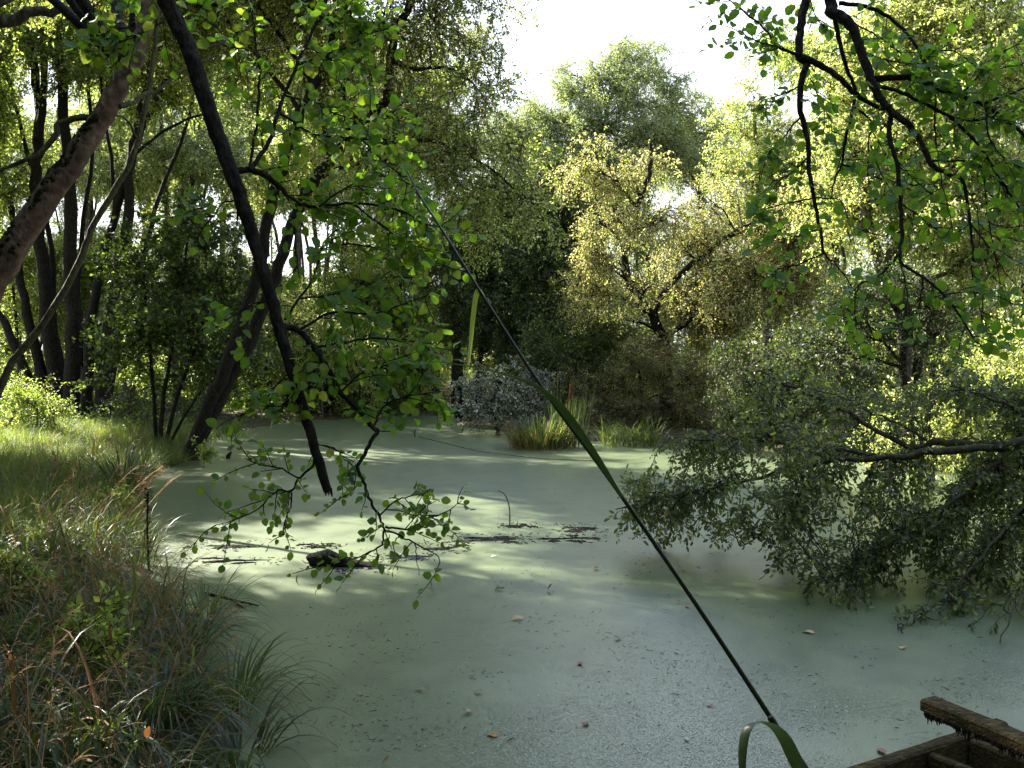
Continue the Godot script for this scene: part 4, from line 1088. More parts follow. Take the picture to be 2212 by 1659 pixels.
# ------------------------------------------------------------------ bank plants
func make_bank() -> void:
	# short grass over the bank, uncountable
	var short := [tuft(701, 34, 0.26, 0.007, 0.16, 0.8, [[M.blade_light, 4.0], [M.blade, 4.0], [M.straw, 0.15]], 4), tuft(702, 30, 0.34, 0.008, 0.2, 0.9, [[M.blade, 4.0], [M.blade_light, 3.0], [M.straw, 0.2]], 4)]
	var long := [tuft(703, 18, 0.8, 0.02, 0.22, 1.9, [[M.blade, 4.0], [M.blade_blue, 3.0], [M.blade_light, 0.6], [M.rust, 1.0], [M.straw, 0.4]], 6), tuft(704, 15, 0.95, 0.024, 0.24, 1.8, [[M.blade_blue, 4.0], [M.blade, 3.0], [M.blade_light, 0.6], [M.rust, 0.9]], 6)]
	rng.seed = 710
	for f in 2:
		var spots := []
		for k in 1500:
			var p := bank_spot(-13.0, -3.4, -22.0, -8.6)
			if p.y > -1.0: spots.append(upright(p, rnd(0.7, 1.2)))
		var o := many("grass", short[f], spots, self)
		tag(o, ["short sunlit grass over the left bank", "taller mixed grass over the left bank"][f], "grass")
	for f in 2:
		var spots := []
		for k in 130:
			var p := bank_spot(-4.6, -0.8, -9.5, -3.0, 0.06)
			if p.y > -1.0: spots.append(upright(p, rnd(0.4, 0.8)))
		for k in 90:
			var p := bank_spot(-7.5, -4.0, -16.5, -9.0, 0.02)
			if p.y > -1.0 and height(p.x + 0.7, p.z) < 0.12: spots.append(upright(p, rnd(0.4, 0.75)))
		var o := many("grass", long[f], spots, self)
		tag(o, ["long arching sedge along the left water edge", "long bluish sedge mixed along the left water edge"][f], "grass")
	# dry flowering stalks
	rng.seed = 711
	var s := Shape.new()
	for k in 190:
		var p := bank_spot(-3.4, -0.9, -7.6, -3.2, 0.05)
		if p.y < -1.0: continue
		stalk(s, p, Vector3(rnd(-0.4, 0.7), 0, rnd(-0.5, 0.4)), rnd(0.35, 0.75))
	for k in 30:
		var p := bank_spot(-4.8, -3.0, -12.0, -8.0, 0.02)
		stalk(s, p, Vector3(rnd(0.1, 0.7), 0, rnd(-0.3, 0.3)), rnd(0.6, 1.0))
	var dry := piece("dry_grass", s, M.straw, self)
	dry.set_meta("kind", "stuff")
	tag(dry, "orange-brown seeding grass stalks over the near left bank", "grass")
	rng.seed = 715
	s = Shape.new()
	for k in 40:
		var p := bank_spot(-3.4, -1.0, -7.0, -3.2, 0.02)
		if p.y < -1.0: continue
		stalk(s, p, Vector3(rnd(-0.5, 0.5), 0, rnd(-0.4, 0.4)), rnd(0.4, 0.8), k % 2 == 0)
	dry = piece("dry_grass", s, M.rust, self)
	dry.set_meta("kind", "stuff")
	tag(dry, "rust-brown dead stems tangled in the near left bank", "grass")
	# clumps one can tell apart
	clump("sedge_clump", "dark blue-green sedge clump at the foot of the hazel shrub", on_ground(262, 13.0), 90, 0.95, 0.018, 0.25, 0.75, M.blade_blue, 24)
	clump("sedge_clump", "shining sedge clump drooping over the duckweed, low on the left bank", bank_at(500, 1520), 60, 0.58, 0.014, 0.16, 1.4, M.blade, 34)
	clump("sedge_clump", "silver-lit arching sedge clump nearest the lower left corner", bank_at(350, 1560), 60, 0.55, 0.017, 0.18, 1.5, M.blade_blue, 40)
	clump("sedge_clump", "tall upright sedge clump leaning out halfway along the left water edge", bank_at(440, 1330), 50, 0.55, 0.013, 0.16, 1.1, M.blade, 24)
	clump("sedge_clump", "sedge clump beside the dark dead dock stem", bank_at(300, 1215), 50, 0.6, 0.014, 0.2, 1.1, M.blade_blue, 20)
	clump("sedge_clump", "glossy broad-bladed sedge clump in the lowest left corner", bank_at(160, 1600), 40, 0.6, 0.02, 0.2, 1.7, M.blade_blue, 30)
	clump("sedge_clump", "drooping sedge clump with blades over the half-sunk stick", bank_at(400, 1400), 40, 0.58, 0.017, 0.18, 1.6, M.blade_blue, 26)
	clump("sedge_clump", "sedge clump at the left edge above the corner clump", bank_at(120, 1380), 40, 0.55, 0.016, 0.2, 1.5, M.blade, 20)
	clump("sedge_clump", "lowest sedge clump touching the bottom edge beside the water", bank_at(520, 1640), 34, 0.5, 0.018, 0.14, 1.5, M.blade_blue, 22)
	clump("sedge_clump", "dark sedge fringe beyond the leaning double trunk", on_ground(490, 21.0), 110, 0.9, 0.018, 0.5, 0.8, M.blade_blue, 12)
	clump("sedge_clump", "pale tussock lit by the sun at the head of the pond", on_ground(850, 29.3), 90, 0.6, 0.018, 0.5, 0.9, M.blade_light, 8)
	# leafy herbs among the grass
	for q in [[30, 1310, "pale green herb with toothed leaves at the left edge among the grass"], [440, 1010, "yellow-green leafy sprig in front of the leaning double trunk"], [250, 1120, "small leafy weed in the sunlit grass above the dock stem"], [200, 1480, "low broad-leaved weed between the two front sedge clumps"]]:
		var hp := bank_at(q[0], q[1])
		tree("leafy_herb", q[2], "plant", "leafy herbs on the left bank", [[[hp, hp + Vector3(0.02, 0.14, 0), hp + Vector3(0.03, 0.3, 0.02)], 0.006, 0.003]], [[hp + Vector3(0.02, 0.28, 0), Vector3(0.16, 0.14, 0.16)], [hp + Vector3(0.1, 0.18, 0.05), Vector3(0.12, 0.1, 0.12)]], S.herb, {"bark": M.blade, "size": 0.5, "density": 3.0, "twigs": 2.0})
	# the dead dock
	rng.seed = 720
	var b := bank_at(322, 1232)
	var dock := thing("dead_dock", "dark dead dock stem standing at the left water edge", "plant", b)
	s = Shape.new()
	var p2 := smooth_line([b + Vector3(0, -0.05, 0), b + Vector3(-0.01, 0.35, 0), b + Vector3(0.0, 0.72, 0)], 4)
	s.tube(p2, radii(p2.size(), 0.012, 0.006), 6, 0.15, rng)
	var dst := piece("stem", s, M.log, dock)
	s = Shape.new()
	for k in 130:
		var q: Vector3 = p2[rng.randi_range(2, p2.size() - 1)] + ball() * 0.035
		s.tube([q, q + ball() * 0.022], [0.004, 0.002], 4)
	piece("seed_head", s, M.log, dst).set_meta("kind", "stuff")
	# an ochre leaf caught in the sedge
	var ol := thing("dead_leaf", "ochre dead leaf caught upright in the near sedge", "leaf", at(318, 1600, 3.6))
	var lm := near_leaf(733, 0.07, 0.026, false)
	var li := MeshInstance3D.new()
	li.name = "leaf_blade"
	li.mesh = lm
	li.material_override = M.fallen_orange
	li.rotation = Vector3(-1.3, 0.4, 0.3)
	ol.add_child(li)

func bank_at(x: float, y: float) -> Vector3:            # where that sight line meets the bank
	var v: Vector3 = view * Vector3((x - 1106.0) / LENS, (829.5 - y) / LENS, -1.0)
	var d := 2.5
	while d < 30.0:
		var p := EYE + v * d
		if p.y < maxf(0.0, height(p.x, p.z)): return p
		d += 0.05
	return EYE + v * 8.0

func clump(called: String, label: String, where: Vector3, count: int, ln: float, wd: float, spread: float, curl: float, mat: Material, singles: int, group := "sedge clumps along the banks") -> Node3D:
	rng.seed = hash(label)
	var o := thing(called, label, "sedge", where, group)
	var s := Shape.new()
	for k in count:
		var an := rnd(0, TAU)
		var dd := Vector3(cos(an), 0, sin(an))
		blade(s, where + dd * spread * sqrt(rng.randf()) + Vector3(0, -0.03, 0), dd * rnd(0.05, 0.6), ln * rnd(0.5, 1.1), wd * rnd(0.6, 1.0), curl * rnd(0.5, 1.3), 6)
	piece("blades", s, mat, o).set_meta("kind", "stuff")
	for k in singles:
		var an := rnd(0, TAU)
		var dd := Vector3(cos(an), 0, sin(an))
		var one := Shape.new()
		blade(one, where + dd * spread * rnd(0.3, 1.0) + Vector3(0, -0.03, 0), dd * rnd(0.2, 0.8), ln * rnd(0.85, 1.25), wd * rnd(0.9, 1.3), curl * rnd(0.7, 1.4), 8)
		piece("blade", one, [mat, M.blade, M.blade_light][0 if k % 6 else 1 + k % 2], o)
	return o

func make_far_reeds() -> void:
	rng.seed = 750
	var c := water_at(1175, 968)
	c.y = -0.05
	var o := thing("sedge_tussock", "big yellowing sedge tussock standing in the water before the brambles", "sedge", c, "")
	var parts := [["blades", 300, M.blade_blue, 0.85], ["yellow_blades", 90, M.blade_light, 0.8], ["dead_blades", 40, M.straw, 0.7], ["rusty_blades", 130, M.rust, 0.7]]
	for e in parts:
		var s := Shape.new()
		for k in e[1]:
			var an := rnd(0, TAU)
			var dd := Vector3(cos(an), 0, sin(an))
			blade(s, c + Vector3(dd.x * 0.62, 0, dd.z * 0.4) * sqrt(rng.randf()) + Vector3(-0.1, 0, 0), dd * rnd(0.02, 0.45), e[3] * rnd(0.55, 1.15), 0.018, rnd(0.25, 1.1), 6)
		piece(e[0], s, e[2], o).set_meta("kind", "stuff")
	for k in 24:
		var one := Shape.new()
		var an := rnd(0, TAU)
		var dd := Vector3(cos(an), 0, sin(an))
		blade(one, c + Vector3(dd.x * 0.6, 0, dd.z * 0.4), dd * rnd(0.2, 0.6), rnd(0.6, 0.95), 0.02, rnd(0.7, 1.3), 7)
		piece("blade", one, [M.straw, M.blade_light, M.rust][k % 3], o)
	# bulrushes growing at its right side
	c = water_at(1225, 966)
	c.y = -0.05
	o = thing("bulrush_clump", "tall dark upright bulrush clump at the right of the yellowing tussock", "reed", c, "")
	var s := Shape.new()
	for k in 120:
		var an := rnd(0, TAU)
		var dd := Vector3(cos(an), 0, sin(an))
		blade(s, c + Vector3(dd.x * 0.42, 0, dd.z * 0.35) * sqrt(rng.randf()), dd * rnd(0.0, 0.16) + Vector3(0.03, 0, 0), rnd(0.7, 1.2), 0.02, rnd(0.02, 0.3), 6)
	piece("blades", s, M.blade_blue, o).set_meta("kind", "stuff")
	for k in 16:
		var st := Shape.new()
		var b := c + Vector3(rnd(-0.3, 0.45), 0, rnd(-0.3, 0.2))
		var h := rnd(1.1, 1.7)
		var ln := rnd(-0.05, 0.12)
		st.tube([b, b + Vector3(ln, h * 0.5, 0), b + Vector3(ln * 2.6, h, 0)], [0.007, 0.006, 0.003], 5)
		piece("stem", st, [M.rust, M.blade, M.blade][k % 3], o)
	# the reeds farther right
	c = water_at(1362, 963)
	c.y = -0.05
	o = thing("reed_bed", "bright green leaning reed clump at the edge of the brown shrub", "reed", c, "")
	s = Shape.new()
	for k in 170:
		var dd := Vector3(rnd(-1, 1), 0, rnd(-0.6, 0.6))
		blade(s, c + Vector3(rnd(-0.6, 0.6), 0, rnd(-0.35, 0.35)), dd * 0.5, rnd(0.45, 0.85), 0.022, rnd(0.2, 0.8), 6)
	piece("blades", s, M.blade, o).set_meta("kind", "stuff")
	for k in 30:
		var one := Shape.new()
		blade(one, c + Vector3(rnd(-0.6, 0.6), 0, rnd(-0.1, 0.4)), Vector3(rnd(-1, 1), 0, rnd(-0.2, 0.6)) * 0.6, rnd(0.6, 0.9), 0.026, rnd(0.3, 0.8), 7)
		piece("blade", one, [M.blade_light, M.blade, M.blade_blue][k % 3], o)

func make_reed() -> void:                        # the single reed that leans across the view
	rng.seed = 760
	var base := Vector3(0.86, -0.3, -1.62)
	var o := thing("reed", "single tall dark reed leaning across the middle of the view", "reed", base)
	var s := Shape.new()
	var p := smooth_line([base, Vector3(0.78, 0.45, -1.62), Vector3(0.66, 0.95, -1.62)] + run([[1762, 1700], [1668, 1555], [1500, 1300], [1320, 1040], [1180, 850], [1050, 650], [960, 505], [908, 425], [880, 370]], 1.62, 1.95), 4)
	s.tube(p, radii(p.size(), 0.0068, 0.0016), 8)
	var rs := piece("stem", s, M.reed, o)
	for q in [[1668, 1556], [1420, 1180], [1250, 942], [1052, 652]]:
		var joint := Shape.new()
		var c := at(q[0], q[1], 1.62 + (1556.0 - q[1]) * 0.00029)
		joint.tube([c + Vector3(0.004, -0.006, 0), c, c + Vector3(-0.004, 0.006, 0)], [0.0058, 0.0066, 0.0056], 8)
		piece("joint", joint, M.reed, rs)
	var leafs := [
		[[[1345, 1075], [1290, 985], [1235, 905], [1195, 860], [1150, 828], [1080, 805], [1000, 788], [930, 780], [868, 779]], 1.70, 1.78, [0.004, 0.008, 0.0115, 0.008, 0.005, 0.0034, 0.0025, 0.0016, 0.0007], M.reed_leaf, Vector3(0.6, 0.35, 0.75)],
		[[[1760, 1720], [1720, 1640], [1695, 1590], [1672, 1566], [1645, 1557], [1618, 1566], [1605, 1600], [1602, 1650], [1606, 1700]], 1.58, 1.50, [0.012, 0.014, 0.013, 0.010, 0.008, 0.0085, 0.0085, 0.007, 0.003], M.reed_leaf, Vector3(0.75, 0.3, 0.6)],
	]
	for l in leafs:
		var lp := smooth_line(run(l[0], l[1], l[2]), 3)
		var w := []
		for j in lp.size():
			var t := float(j) / 3.0
			var k := mini(int(t), l[3].size() - 2)
			w.append(lerpf(l[3][k], l[3][k + 1], t - k))
		var ls := Shape.new()
		ls.ribbon(lp, l[5], w, 0.3)
		piece("leaf", ls, l[4], o)
	var hl := Shape.new()
	var hp := smooth_line(run([[1046, 640], [1032, 625], [1024, 660], [1018, 720], [1012, 780], [1009, 815]], 1.86, 1.86), 3)
	var hw := [0.002, 0.004, 0.0055, 0.006, 0.006, 0.006, 0.006, 0.0058, 0.0055, 0.005, 0.0045, 0.004, 0.0034, 0.0025, 0.002, 0.001]
	hl.ribbon(hp, Vector3(1, 0, 0.5), hw, 0.3)
	piece("leaf", hl, M.olive, o).set_meta("label", "yellowing leaf folded straight down")

# ------------------------------------------------------------------ what floats on the pond
func patch(c: Vector3, rx: float, rz: float, turn: float, lift := 0.006) -> Shape:
	var s := Shape.new()
	var n := 26
	var rim := []
	var ph := rnd(0, 9)
	for k in n:
		var an := TAU * k / n
		var f := 1.0 + 0.22 * sin(an * 3.0 + ph) + 0.14 * sin(an * 7.0 + ph * 2.0) + rnd(-0.14, 0.14)
		rim.append(Vector3(cos(an) * rx * f, 0, sin(an) * rz * f))
	var b := Basis(Vector3.UP, turn)
	for k in n:
		var a: Vector3 = rim[k]
		var d: Vector3 = rim[(k + 1) % n]
		var y := lift + rnd(0.002, 0.008)
		var m0: Vector3 = a * 0.6 + Vector3(0, lift + 0.006 * sin(k * 2.1), 0)
		var m1: Vector3 = d * 0.6 + Vector3(0, lift + 0.006 * sin((k + 1) % n * 2.1), 0)
		s.tri(c + b * Vector3(0, lift + 0.004, 0), c + b * m0, c + b * m1)
		s.quad(c + b * m0, c + b * (a + Vector3(0, -0.004, 0)), c + b * (d + Vector3(0, -0.004, 0)), c + b * m1)
	return s

func make_floating() -> void:
	rng.seed = 801
	# the log
	var c := water_at(712, 1222)
	var o := thing("sunken_log", "short black waterlogged log lying in the duckweed", "log", c)
	var s := Shape.new()
	var dirs := Vector3(1, 0, 0.12).normalized()
	s.tube([c - dirs * 0.19 + Vector3(0, 0.045, 0), c - dirs * 0.185 + Vector3(0, 0.05, 0), c - dirs * 0.10 + Vector3(0, 0.055, 0), c - dirs * 0.02 + Vector3(0, 0.07, 0), c + dirs * 0.08 + Vector3(0, 0.05, 0), c + dirs * 0.2 + Vector3(0, 0.02, 0), c + dirs * 0.4 + Vector3(0, -0.01, 0.02), c + dirs * 0.6 + Vector3(0, -0.04, 0.03)], [0.05, 0.062, 0.07, 0.085, 0.07, 0.055, 0.045, 0.03], 14, 0.12, rng)
	var lg := piece("trunk", s, M.log, o)
	s = Shape.new()
	s.tube([c - dirs * 0.15 + Vector3(0, 0.03, 0.03), c - dirs * 0.22 + Vector3(0, 0.03, 0.05), c - dirs * 0.26 + Vector3(0, 0.06, 0.05)], [0.008, 0.005, 0.002], 5)
	piece("snag", s, M.log, lg)
	# fronds of duckweed heaped a little above the rest: the grain of the mat
	for f in 2:
		var tones := [Shape.new(), Shape.new()]
		for k in 46:
			var q := Vector3(rng.randfn(), 0, rng.randfn()) * 0.09
			q.y = rnd(0.001, 0.003)
			var r := rnd(0.0022, 0.0042)
			var n := Vector3(rnd(-0.16, 0.16), 1, rnd(-0.16, 0.16)).normalized()
			var u := n.cross(Vector3(0.3, 0, 1)).normalized() * r
			var v := n.cross(u).normalized() * r * 0.8
			var t: Shape = tones[0 if k % 5 else 1]
			t.quad(q - u, q + v, q + u, q - v)
		var fm := ArrayMesh.new()
		tones[0].into(fm, M.frond_light)
		tones[1].into(fm, M.frond_dark)
		var spots := []
		for k in 3600:
			var w := water_at(rnd(380, 2240), 960 + 760 * pow(rng.randf(), 0.75))
			if hump.get_noise_2d(w.x * 5.0 - 20.0, w.z * 5.0) < -0.12: continue
			spots.append(Transform3D(Basis(Vector3.UP, rnd(0, TAU)).scaled(Vector3.ONE * rnd(0.8, 1.4)), w))
		var fo := many("duckweed", fm, spots, self)
		tag(fo, ["fine raised duckweed fronds over the near pond", "scattered raised duckweed fronds between them"][f], "duckweed")
	# drifts of black mud and rotting weed that break the duckweed
	var drifts := [
		["black drift of rotting weed, longest patch in the middle of the pond", 1060, 1163, 0.42, 0.10, 0.1, "mud"],
		["black weed drift next right of the longest patch", 1212, 1164, 0.40, 0.09, -0.05, "mud"],
		["small upper black weed drift nearest the sallow bough's tip", 1252, 1141, 0.28, 0.10, 0.0, "mud"],
		["thin black weed drift above the longest patch", 1120, 1136, 0.2, 0.05, 0.0, "mud"],
		["broken black weed patch left of the longest drift", 960, 1184, 0.22, 0.10, 0.2, "mud"],
		["wet purplish gap in the duckweed right of the log", 782, 1227, 0.22, 0.09, -0.1, "wet"],
		["narrow wet gap in the duckweed between log and drift", 870, 1205, 0.26, 0.06, 0.3, "wet"],
		["dark weed patch near the left bank beyond the log", 487, 1180, 0.30, 0.09, 0.0, "mud"],
		["dark weed streak left of the log by the sedge", 500, 1212, 0.42, 0.05, 0.1, "mud"],
		["small weed patch behind the log", 690, 1180, 0.22, 0.05, 0.0, "mud"]]
	for e in drifts:
		var w := water_at(e[1], e[2])
		var t := thing("weed_drift", e[0], "pond weed", w, "dark drifts and gaps in the duckweed")
		for k in 5:
			var c2 := w + Vector3(rnd(-0.8, 0.8) * e[3], 0.0004 * k, rnd(-2.0, 2.0) * e[4]) if k else w
			piece("mat", patch(c2, e[3] * (rnd(0.18, 0.55) if k else 0.8), e[4] * rnd(0.35, 0.9), e[5] + rnd(-0.15, 0.15)), M[e[6]], t)
		var crumbs := Shape.new()
		for k in 70:
			var q := w + Vector3(rnd(-1.25, 1.25) * e[3], 0.004, rnd(-3.0, 3.0) * e[4])
			var dd := Vector3(rnd(-1, 1), rnd(-0.1, 0.2), rnd(-0.5, 0.5)).normalized()
			crumbs.tube([q, q + dd * rnd(0.01, 0.05)], [rnd(0.002, 0.006), 0.002], 4)
		var cr := piece("fragments", crumbs, M.mud, t)
		cr.set_meta("kind", "stuff")
	# scattered crumbs of bark and stem
	var bits := Shape.new()
	for k in 6500:
		var w := water_at(rnd(640, 2150), 905 + 720 * pow(rng.randf(), 0.9))
		var cl := FastNoiseLite.new() if k == 0 else null
		if hump.get_noise_2d(w.x * 9.0 + 50.0, w.z * 9.0) < 0.08 and rng.randf() < 0.88: continue
		var dd := Vector3(rnd(-1, 1), rnd(0.0, 0.12), rnd(-1, 1)).normalized()
		var q := w + Vector3(0, 0.003, 0)
		var bl := 0.004 + 0.045 * pow(rng.randf(), 3.0)
		bits.tube([q, q + dd * bl * 0.5 + ball() * bl * 0.15, q + dd * bl], [0.0008, rnd(0.0008, 0.0022), 0.0006], 3)
	var bo := piece("debris", bits, M.log, self)
	bo.set_meta("kind", "stuff")
	tag(bo, "dark scraps of stem scattered over the duckweed", "debris")
	var specks := Shape.new()
	for k in 260:
		var w := water_at(rnd(600, 2180), 920 + 720 * rng.randf())
		var dd := Vector3(rnd(-1, 1), 0.05, rnd(-1, 1)).normalized()
		specks.leaf(w + Vector3(0, 0.004, 0), dd, Vector3.UP, rnd(0.008, 0.022), rnd(0.006, 0.012), rnd(0.1, 0.5))
	var so2 := piece("debris", specks, M.fallen_pale, self)
	so2.set_meta("kind", "stuff")
	tag(so2, "tiny pale petals and leaf flakes scattered over the duckweed", "debris")
	# sticks
	o = thing("bent_stick", "thin hooked stick standing up out of the duckweed", "stick", water_at(1101, 1136))
	s = Shape.new()
	var sp := smooth_line([water_at(1101, 1136) + Vector3(0, -0.1, 0)] + run([[1101, 1134], [1101, 1105], [1097, 1082], [1088, 1066], [1076, 1060]], 10.5, 10.5), 4)
	s.tube(sp, radii(sp.size(), 0.010, 0.005), 6, 0.1, rng)
	piece("stem", s, M.bark_grey, o)
	o = thing("stick", "forked black stick lying half sunk by the sedge on the left", "stick", water_at(505, 1308))
	s = Shape.new()
	s.tube(smooth_line([water_at(440, 1292) + Vector3(0, 0.04, 0), water_at(500, 1303) + Vector3(0, 0.03, 0), water_at(558, 1311) + Vector3(0, 0.01, 0)], 4), radii(9, 0.016, 0.006), 6, 0.2, rng)
	s.tube([water_at(500, 1303) + Vector3(0, 0.03, 0), water_at(530, 1316) + Vector3(0, 0.0, 0)], [0.010, 0.005], 5)
	piece("stem", s, M.log, o)
	o = thing("stick", "pale snag poking up in the bright duckweed by the brambles", "stick", water_at(896, 944))
	s = Shape.new()
	var q0 := water_at(896, 944)
	s.tube([q0 + Vector3(0, -0.05, 0), q0 + Vector3(0.0, 0.12, 0), q0 + Vector3(0.03, 0.2, 0)], [0.022, 0.018, 0.008], 6, 0.1, rng)
	s.tube([q0 + Vector3(0, 0.1, 0), q0 + Vector3(-0.1, 0.13, 0)], [0.012, 0.004], 5)
	piece("stem", s, M.bark_grey, o)
	o = thing("stick", "small dark stump of a stick under the leaning double trunk", "stick", water_at(493, 990))
	s = Shape.new()
	q0 = water_at(493, 990)
	s.tube([q0 + Vector3(0, -0.05, 0), q0 + Vector3(0.0, 0.05, 0), q0 + Vector3(0.06, 0.12, 0)], [0.05, 0.045, 0.02], 7, 0.15, rng)
	piece("stem", s, M.log, o)
	o = thing("floating_bramble", "long thin trailing stem across the duckweed before the tussock", "stem", water_at(1100, 985))
	s = Shape.new()
	var tp := []
	for q in [[905, 945], [960, 958], [1030, 975], [1100, 984], [1170, 992], [1240, 995], [1300, 997]]: tp.append(water_at(q[0], q[1]) + Vector3(0, 0.012, 0))
	tp = smooth_line(tp, 4)
	s.tube(tp, radii(tp.size(), 0.007, 0.005), 5, 0.2, rng)
	piece("stem", s, M.bark_grey, o)
	# fallen leaves
	var fallen := [
		[1078, 1595, "largest bright orange leaf, folded, near the bottom of the pond", "orange", 0.055], [1285, 1228, "orange leaf below the right end of the weed drifts", "orange", 0.06], [1100, 1340, "curled tan and orange leaf in the open middle of the duckweed", "tan", 0.085],
		[1346, 1380, "reddish-brown leaf left of the leaning reed", "redbrown", 0.045], [1256, 1440, "brown upturned leaf in the middle of the lower pond", "redbrown", 0.045], [1273, 1561, "ragged rusty leaf, lower pond, left of the reed's bent leaf", "redbrown", 0.045],
		[1024, 1539, "flat tan leaf just above left of the largest orange leaf", "tan", 0.045], [1020, 1496, "faded brown leaf, flat, above the tan one", "redbrown", 0.04], [894, 1491, "narrow straw-coloured leaf towards the left bank", "straw", 0.045],
		[824, 1656, "pale tan leaf at the very bottom edge of the pond", "tan", 0.05], [937, 1281, "pale grey-brown leaf on its edge below the hanging twigs", "pale", 0.06], [1181, 1277, "dark green leaf standing on edge in the middle of the pond", "green", 0.06],
		[1065, 1276, "twisted olive leaf scrap lying in the middle of the pond", "green", 0.07], [1480, 1236, "small orange leaf right of the reed, under the bough's left end", "orange", 0.05], [1487, 1315, "small rusty leaf just right of the leaning reed", "orange", 0.045],
		[1764, 1370, "long tan leaf in front of the sallow bough", "tan", 0.085], [1952, 1397, "pale tan leaf at the foot of the sallow bough", "tan", 0.055], [1547, 1529, "pinkish-brown leaf left of the reed's lower stem", "redbrown", 0.035],
		[2071, 1578, "brown leaf by the tip of the platform beam", "redbrown", 0.04], [1914, 1634, "torn brown leaf left of the timber frame", "redbrown", 0.055], [1487, 1605, "whitish scrap of leaf below the reed", "pale", 0.03], [1058, 1204, "small white leaf scrap below the longest drift", "pale", 0.04], [1019, 1458, "small curled white leaf in the lower left of the pond", "pale", 0.035], [2242, 1480, "brown leaf", "redbrown", 0.04]]
	fallen.pop_back()
	for e in fallen:
		var w := water_at(e[0], e[1])
		var t := thing("fallen_leaf", e[2], "leaf", w + Vector3(0, 0.004, 0), "fallen leaves on the duckweed")
		var li := MeshInstance3D.new()
		li.name = "leaf_blade"
		li.mesh = near_leaf(840 + int(e[0]) % 7, e[4] * 1.3, e[4] * 0.75)
		li.material_override = M["fallen_" + e[3]]
		li.rotation = Vector3(-0.15 if not "edge" in e[2] else -0.9, rnd(0, TAU), rnd(-0.3, 0.3))
		li.position = Vector3(0, 0.004, 0)
		t.add_child(li)

# ------------------------------------------------------------------ the platform in the corner
func beam(a: Vector3, b: Vector3, wide: float, thick: float) -> Shape:     # a sawn timber with chamfered edges; a and b lie on the middle of its top
	var s := Shape.new()
	var d := (b - a).normalized()
	var r := d.cross(Vector3.UP).normalized()
	var u := r.cross(d)
	var c := 0.008
	var prof := [[-wide / 2, -c], [-wide / 2 + c, 0], [wide / 2 - c, 0], [wide / 2, -c], [wide / 2, -thick + c], [wide / 2 - c, -thick], [-wide / 2 + c, -thick], [-wide / 2, -thick + c]]
	var steps := 14
	var rows := []
	for j in steps + 1:
		var row := []
		for q in prof:
			row.append(a.lerp(b, float(j) / steps) + r * (q[0] + rnd(-0.0015, 0.0015)) + u * (q[1] + rnd(-0.0025, 0.0015)))
		rows.append(row)
	for j in steps:
		for k in 8:
			s.quad(rows[j][k], rows[j + 1][k], rows[j + 1][(k + 1) % 8], rows[j][(k + 1) % 8])
	for k in range(1, 7):
		s.tri(rows[0][0], rows[0][k], rows[0][k + 1])
		s.tri(rows[steps][0], rows[steps][k + 1], rows[steps][k])
	return s

func make_platform() -> void:
	rng.seed = 880
	var fd := Vector3(0.865, 0, -0.5)
	var jd := Vector3(0.55, 0, 0.835)
	var a := Vector3(1.30, 0.45, -3.37)
	var corner := a + fd * 0.88
	var o := thing("timber_platform", "mossy old timber frame of a pond platform in the lower right corner", "platform", Vector3(2.0, 0, -3.0))
	piece("beam", beam(a - fd * 0.5, corner, 0.06, 0.13), M.timber, o)
	for k in [0.36, 0.62]:
		var b: Vector3 = a + fd * k + Vector3(0, -0.012, 0) + jd * 0.04
		piece("joist", beam(b, b + jd * 1.6, 0.045, 0.11), M.timber, o)
	var ra := at(2006, 1505, 3.5)
	var rdir := Vector3(0.42, 0, 0.91)
	var rail := piece("rail", beam(ra, ra + rdir * 1.8, 0.085, 0.05), M.timber, o)
	rail.set_meta("label", "thick sawn rail with ragged moss hanging under its edge")
	var fringe := Shape.new()
	var rr := rdir.cross(Vector3.UP).normalized()
	for k in 130:
		var t := rnd(0.02, 0.62)
		for sgn in [1.0]:
			var p: Vector3 = ra + rdir * t + rr * (0.037 * sgn) + Vector3(0, -0.042, 0)
			fringe.tube([p, p + Vector3(rnd(-0.004, 0.004), -0.012, 0), p + Vector3(rnd(-0.006, 0.006), -0.014 - rnd(0.004, 0.034) * (0.6 + 0.4 * sin(t * 40.0)), 0)], [0.007, 0.006, 0.001], 4)
	piece("moss", fringe, M.log, rail).set_meta("kind", "stuff")
	for q in [corner + Vector3(0.0, 0, 0.06), a + jd * 1.2 + fd * 0.1, ra + rdir * 1.2]:
		var post := Shape.new()
		var top: Vector3 = q + Vector3(0, -0.03 if q.y < 0.6 else -0.06, 0)
		post.tube([Vector3(top.x, -0.6, top.z), Vector3(top.x, 0.1, top.z), top], [0.05, 0.05, 0.048], 10, 0.05, rng)
		piece("post", post, M.log, o)

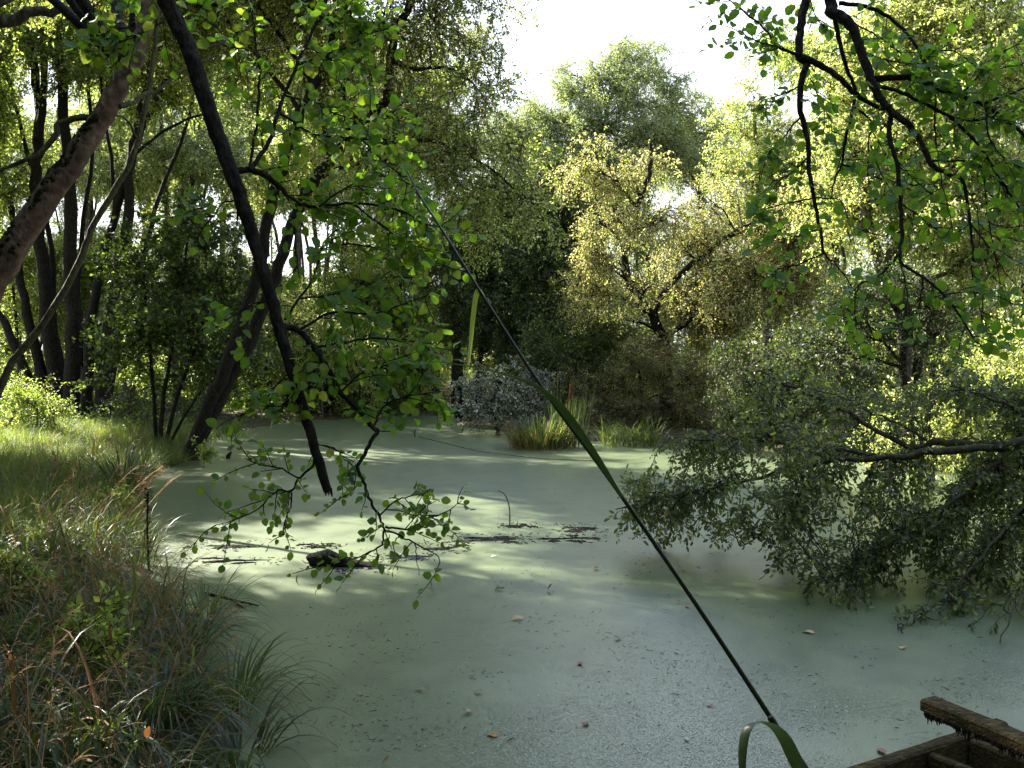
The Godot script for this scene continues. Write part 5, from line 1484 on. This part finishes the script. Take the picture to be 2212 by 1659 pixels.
func _ready() -> void:
	# camera
	var cam := Camera3D.new()
	cam.name = "camera"
	cam.fov = rad_to_deg(2.0 * atan(829.5 / LENS))
	cam.far = 1500.0
	cam.near = 0.05
	add_child(cam)
	cam.transform = Transform3D(view, EYE)
	cam.current = true
	# sky and exposure
	var sky := ProceduralSkyMaterial.new()
	sky.sky_top_color = Color(0.58, 0.68, 0.84)
	sky.sky_horizon_color = Color(0.97, 0.98, 1.0)
	sky.sky_curve = 0.5
	sky.ground_bottom_color = Color(0.2, 0.2, 0.15)
	sky.ground_horizon_color = Color(0.5, 0.5, 0.45)
	sky.sky_energy_multiplier = 0.73
	var env := Environment.new()
	env.background_mode = Environment.BG_SKY
	env.sky = Sky.new()
	env.sky.sky_material = sky
	env.tonemap_mode = Environment.TONE_MAPPER_LINEAR
	env.tonemap_exposure = 6.4
	env.sdfgi_enabled = true
	env.ssao_enabled = true
	env.ssil_enabled = true
	var we := WorldEnvironment.new()
	we.name = "world_environment"
	we.environment = env
	add_child(we)
	# the sun: ahead to the left, fairly high
	var sun := DirectionalLight3D.new()
	sun.name = "sun"
	sun.light_energy = 1.6
	sun.light_color = Color(1.0, 0.975, 0.93)
	sun.light_angular_distance = 0.53
	sun.shadow_enabled = true
	add_child(sun)
	var az := deg_to_rad(50.0)
	var el := deg_to_rad(38.0)
	sun.transform.basis = Basis.looking_at(Vector3(sin(az) * cos(el), -sin(el), cos(az) * cos(el)))

	make_materials()
	M.reed = leaf_mat([0.014, 0.024, 0.009], [0.02, 0.035, 0.01], 0.4)
	M.reed_leaf = leaf_mat([0.02, 0.032, 0.012], [0.035, 0.06, 0.012], 0.4)
	M.fallen_orange = leaf_mat([0.5, 0.2, 0.05], [0.2, 0.08, 0.02], 0.6)
	M.fallen_tan = leaf_mat([0.48, 0.33, 0.18], [0.15, 0.1, 0.05], 0.6)
	M.fallen_redbrown = leaf_mat([0.28, 0.14, 0.085], [0.1, 0.05, 0.03], 0.6)
	M.fallen_straw = leaf_mat([0.4, 0.32, 0.14], [0.15, 0.12, 0.05], 0.6)
	M.fallen_pale = leaf_mat([0.5, 0.48, 0.42], [0.15, 0.15, 0.12], 0.5)
	M.fallen_green = leaf_mat([0.05, 0.055, 0.02], [0.08, 0.1, 0.02], 0.5)
	M.frond_light = solid(0.38, 0.7)
	M.frond_light.clearcoat_enabled = true
	M.frond_light.clearcoat = 1.0
	M.frond_light.clearcoat_roughness = 0.34
	M.frond_light.albedo_color = lin(0.175, 0.21, 0.095)
	M.frond_dark = solid(0.38, 0.7)
	M.frond_dark.clearcoat_enabled = true
	M.frond_dark.clearcoat = 1.0
	M.frond_dark.clearcoat_roughness = 0.34
	M.frond_dark.albedo_color = lin(0.10, 0.135, 0.055)
	make_sprays()
	make_ground()
	print("ground ", Time.get_ticks_msec())
	make_trees()
	print("trees ", Time.get_ticks_msec(), " sprays ", S.sprays_total)
	make_far_wood()
	make_surround()
	make_sallow()
	var shapes := []
	for k in 8: shapes.append(near_leaf(520 + k, 0.057, 0.044))
	make_left_bough(shapes)
	make_right_bough(shapes)
	print("boughs ", Time.get_ticks_msec())
	make_bank()
	make_far_reeds()
	make_platform()
	make_reed()
	make_floating()
	print("done ", Time.get_ticks_msec())
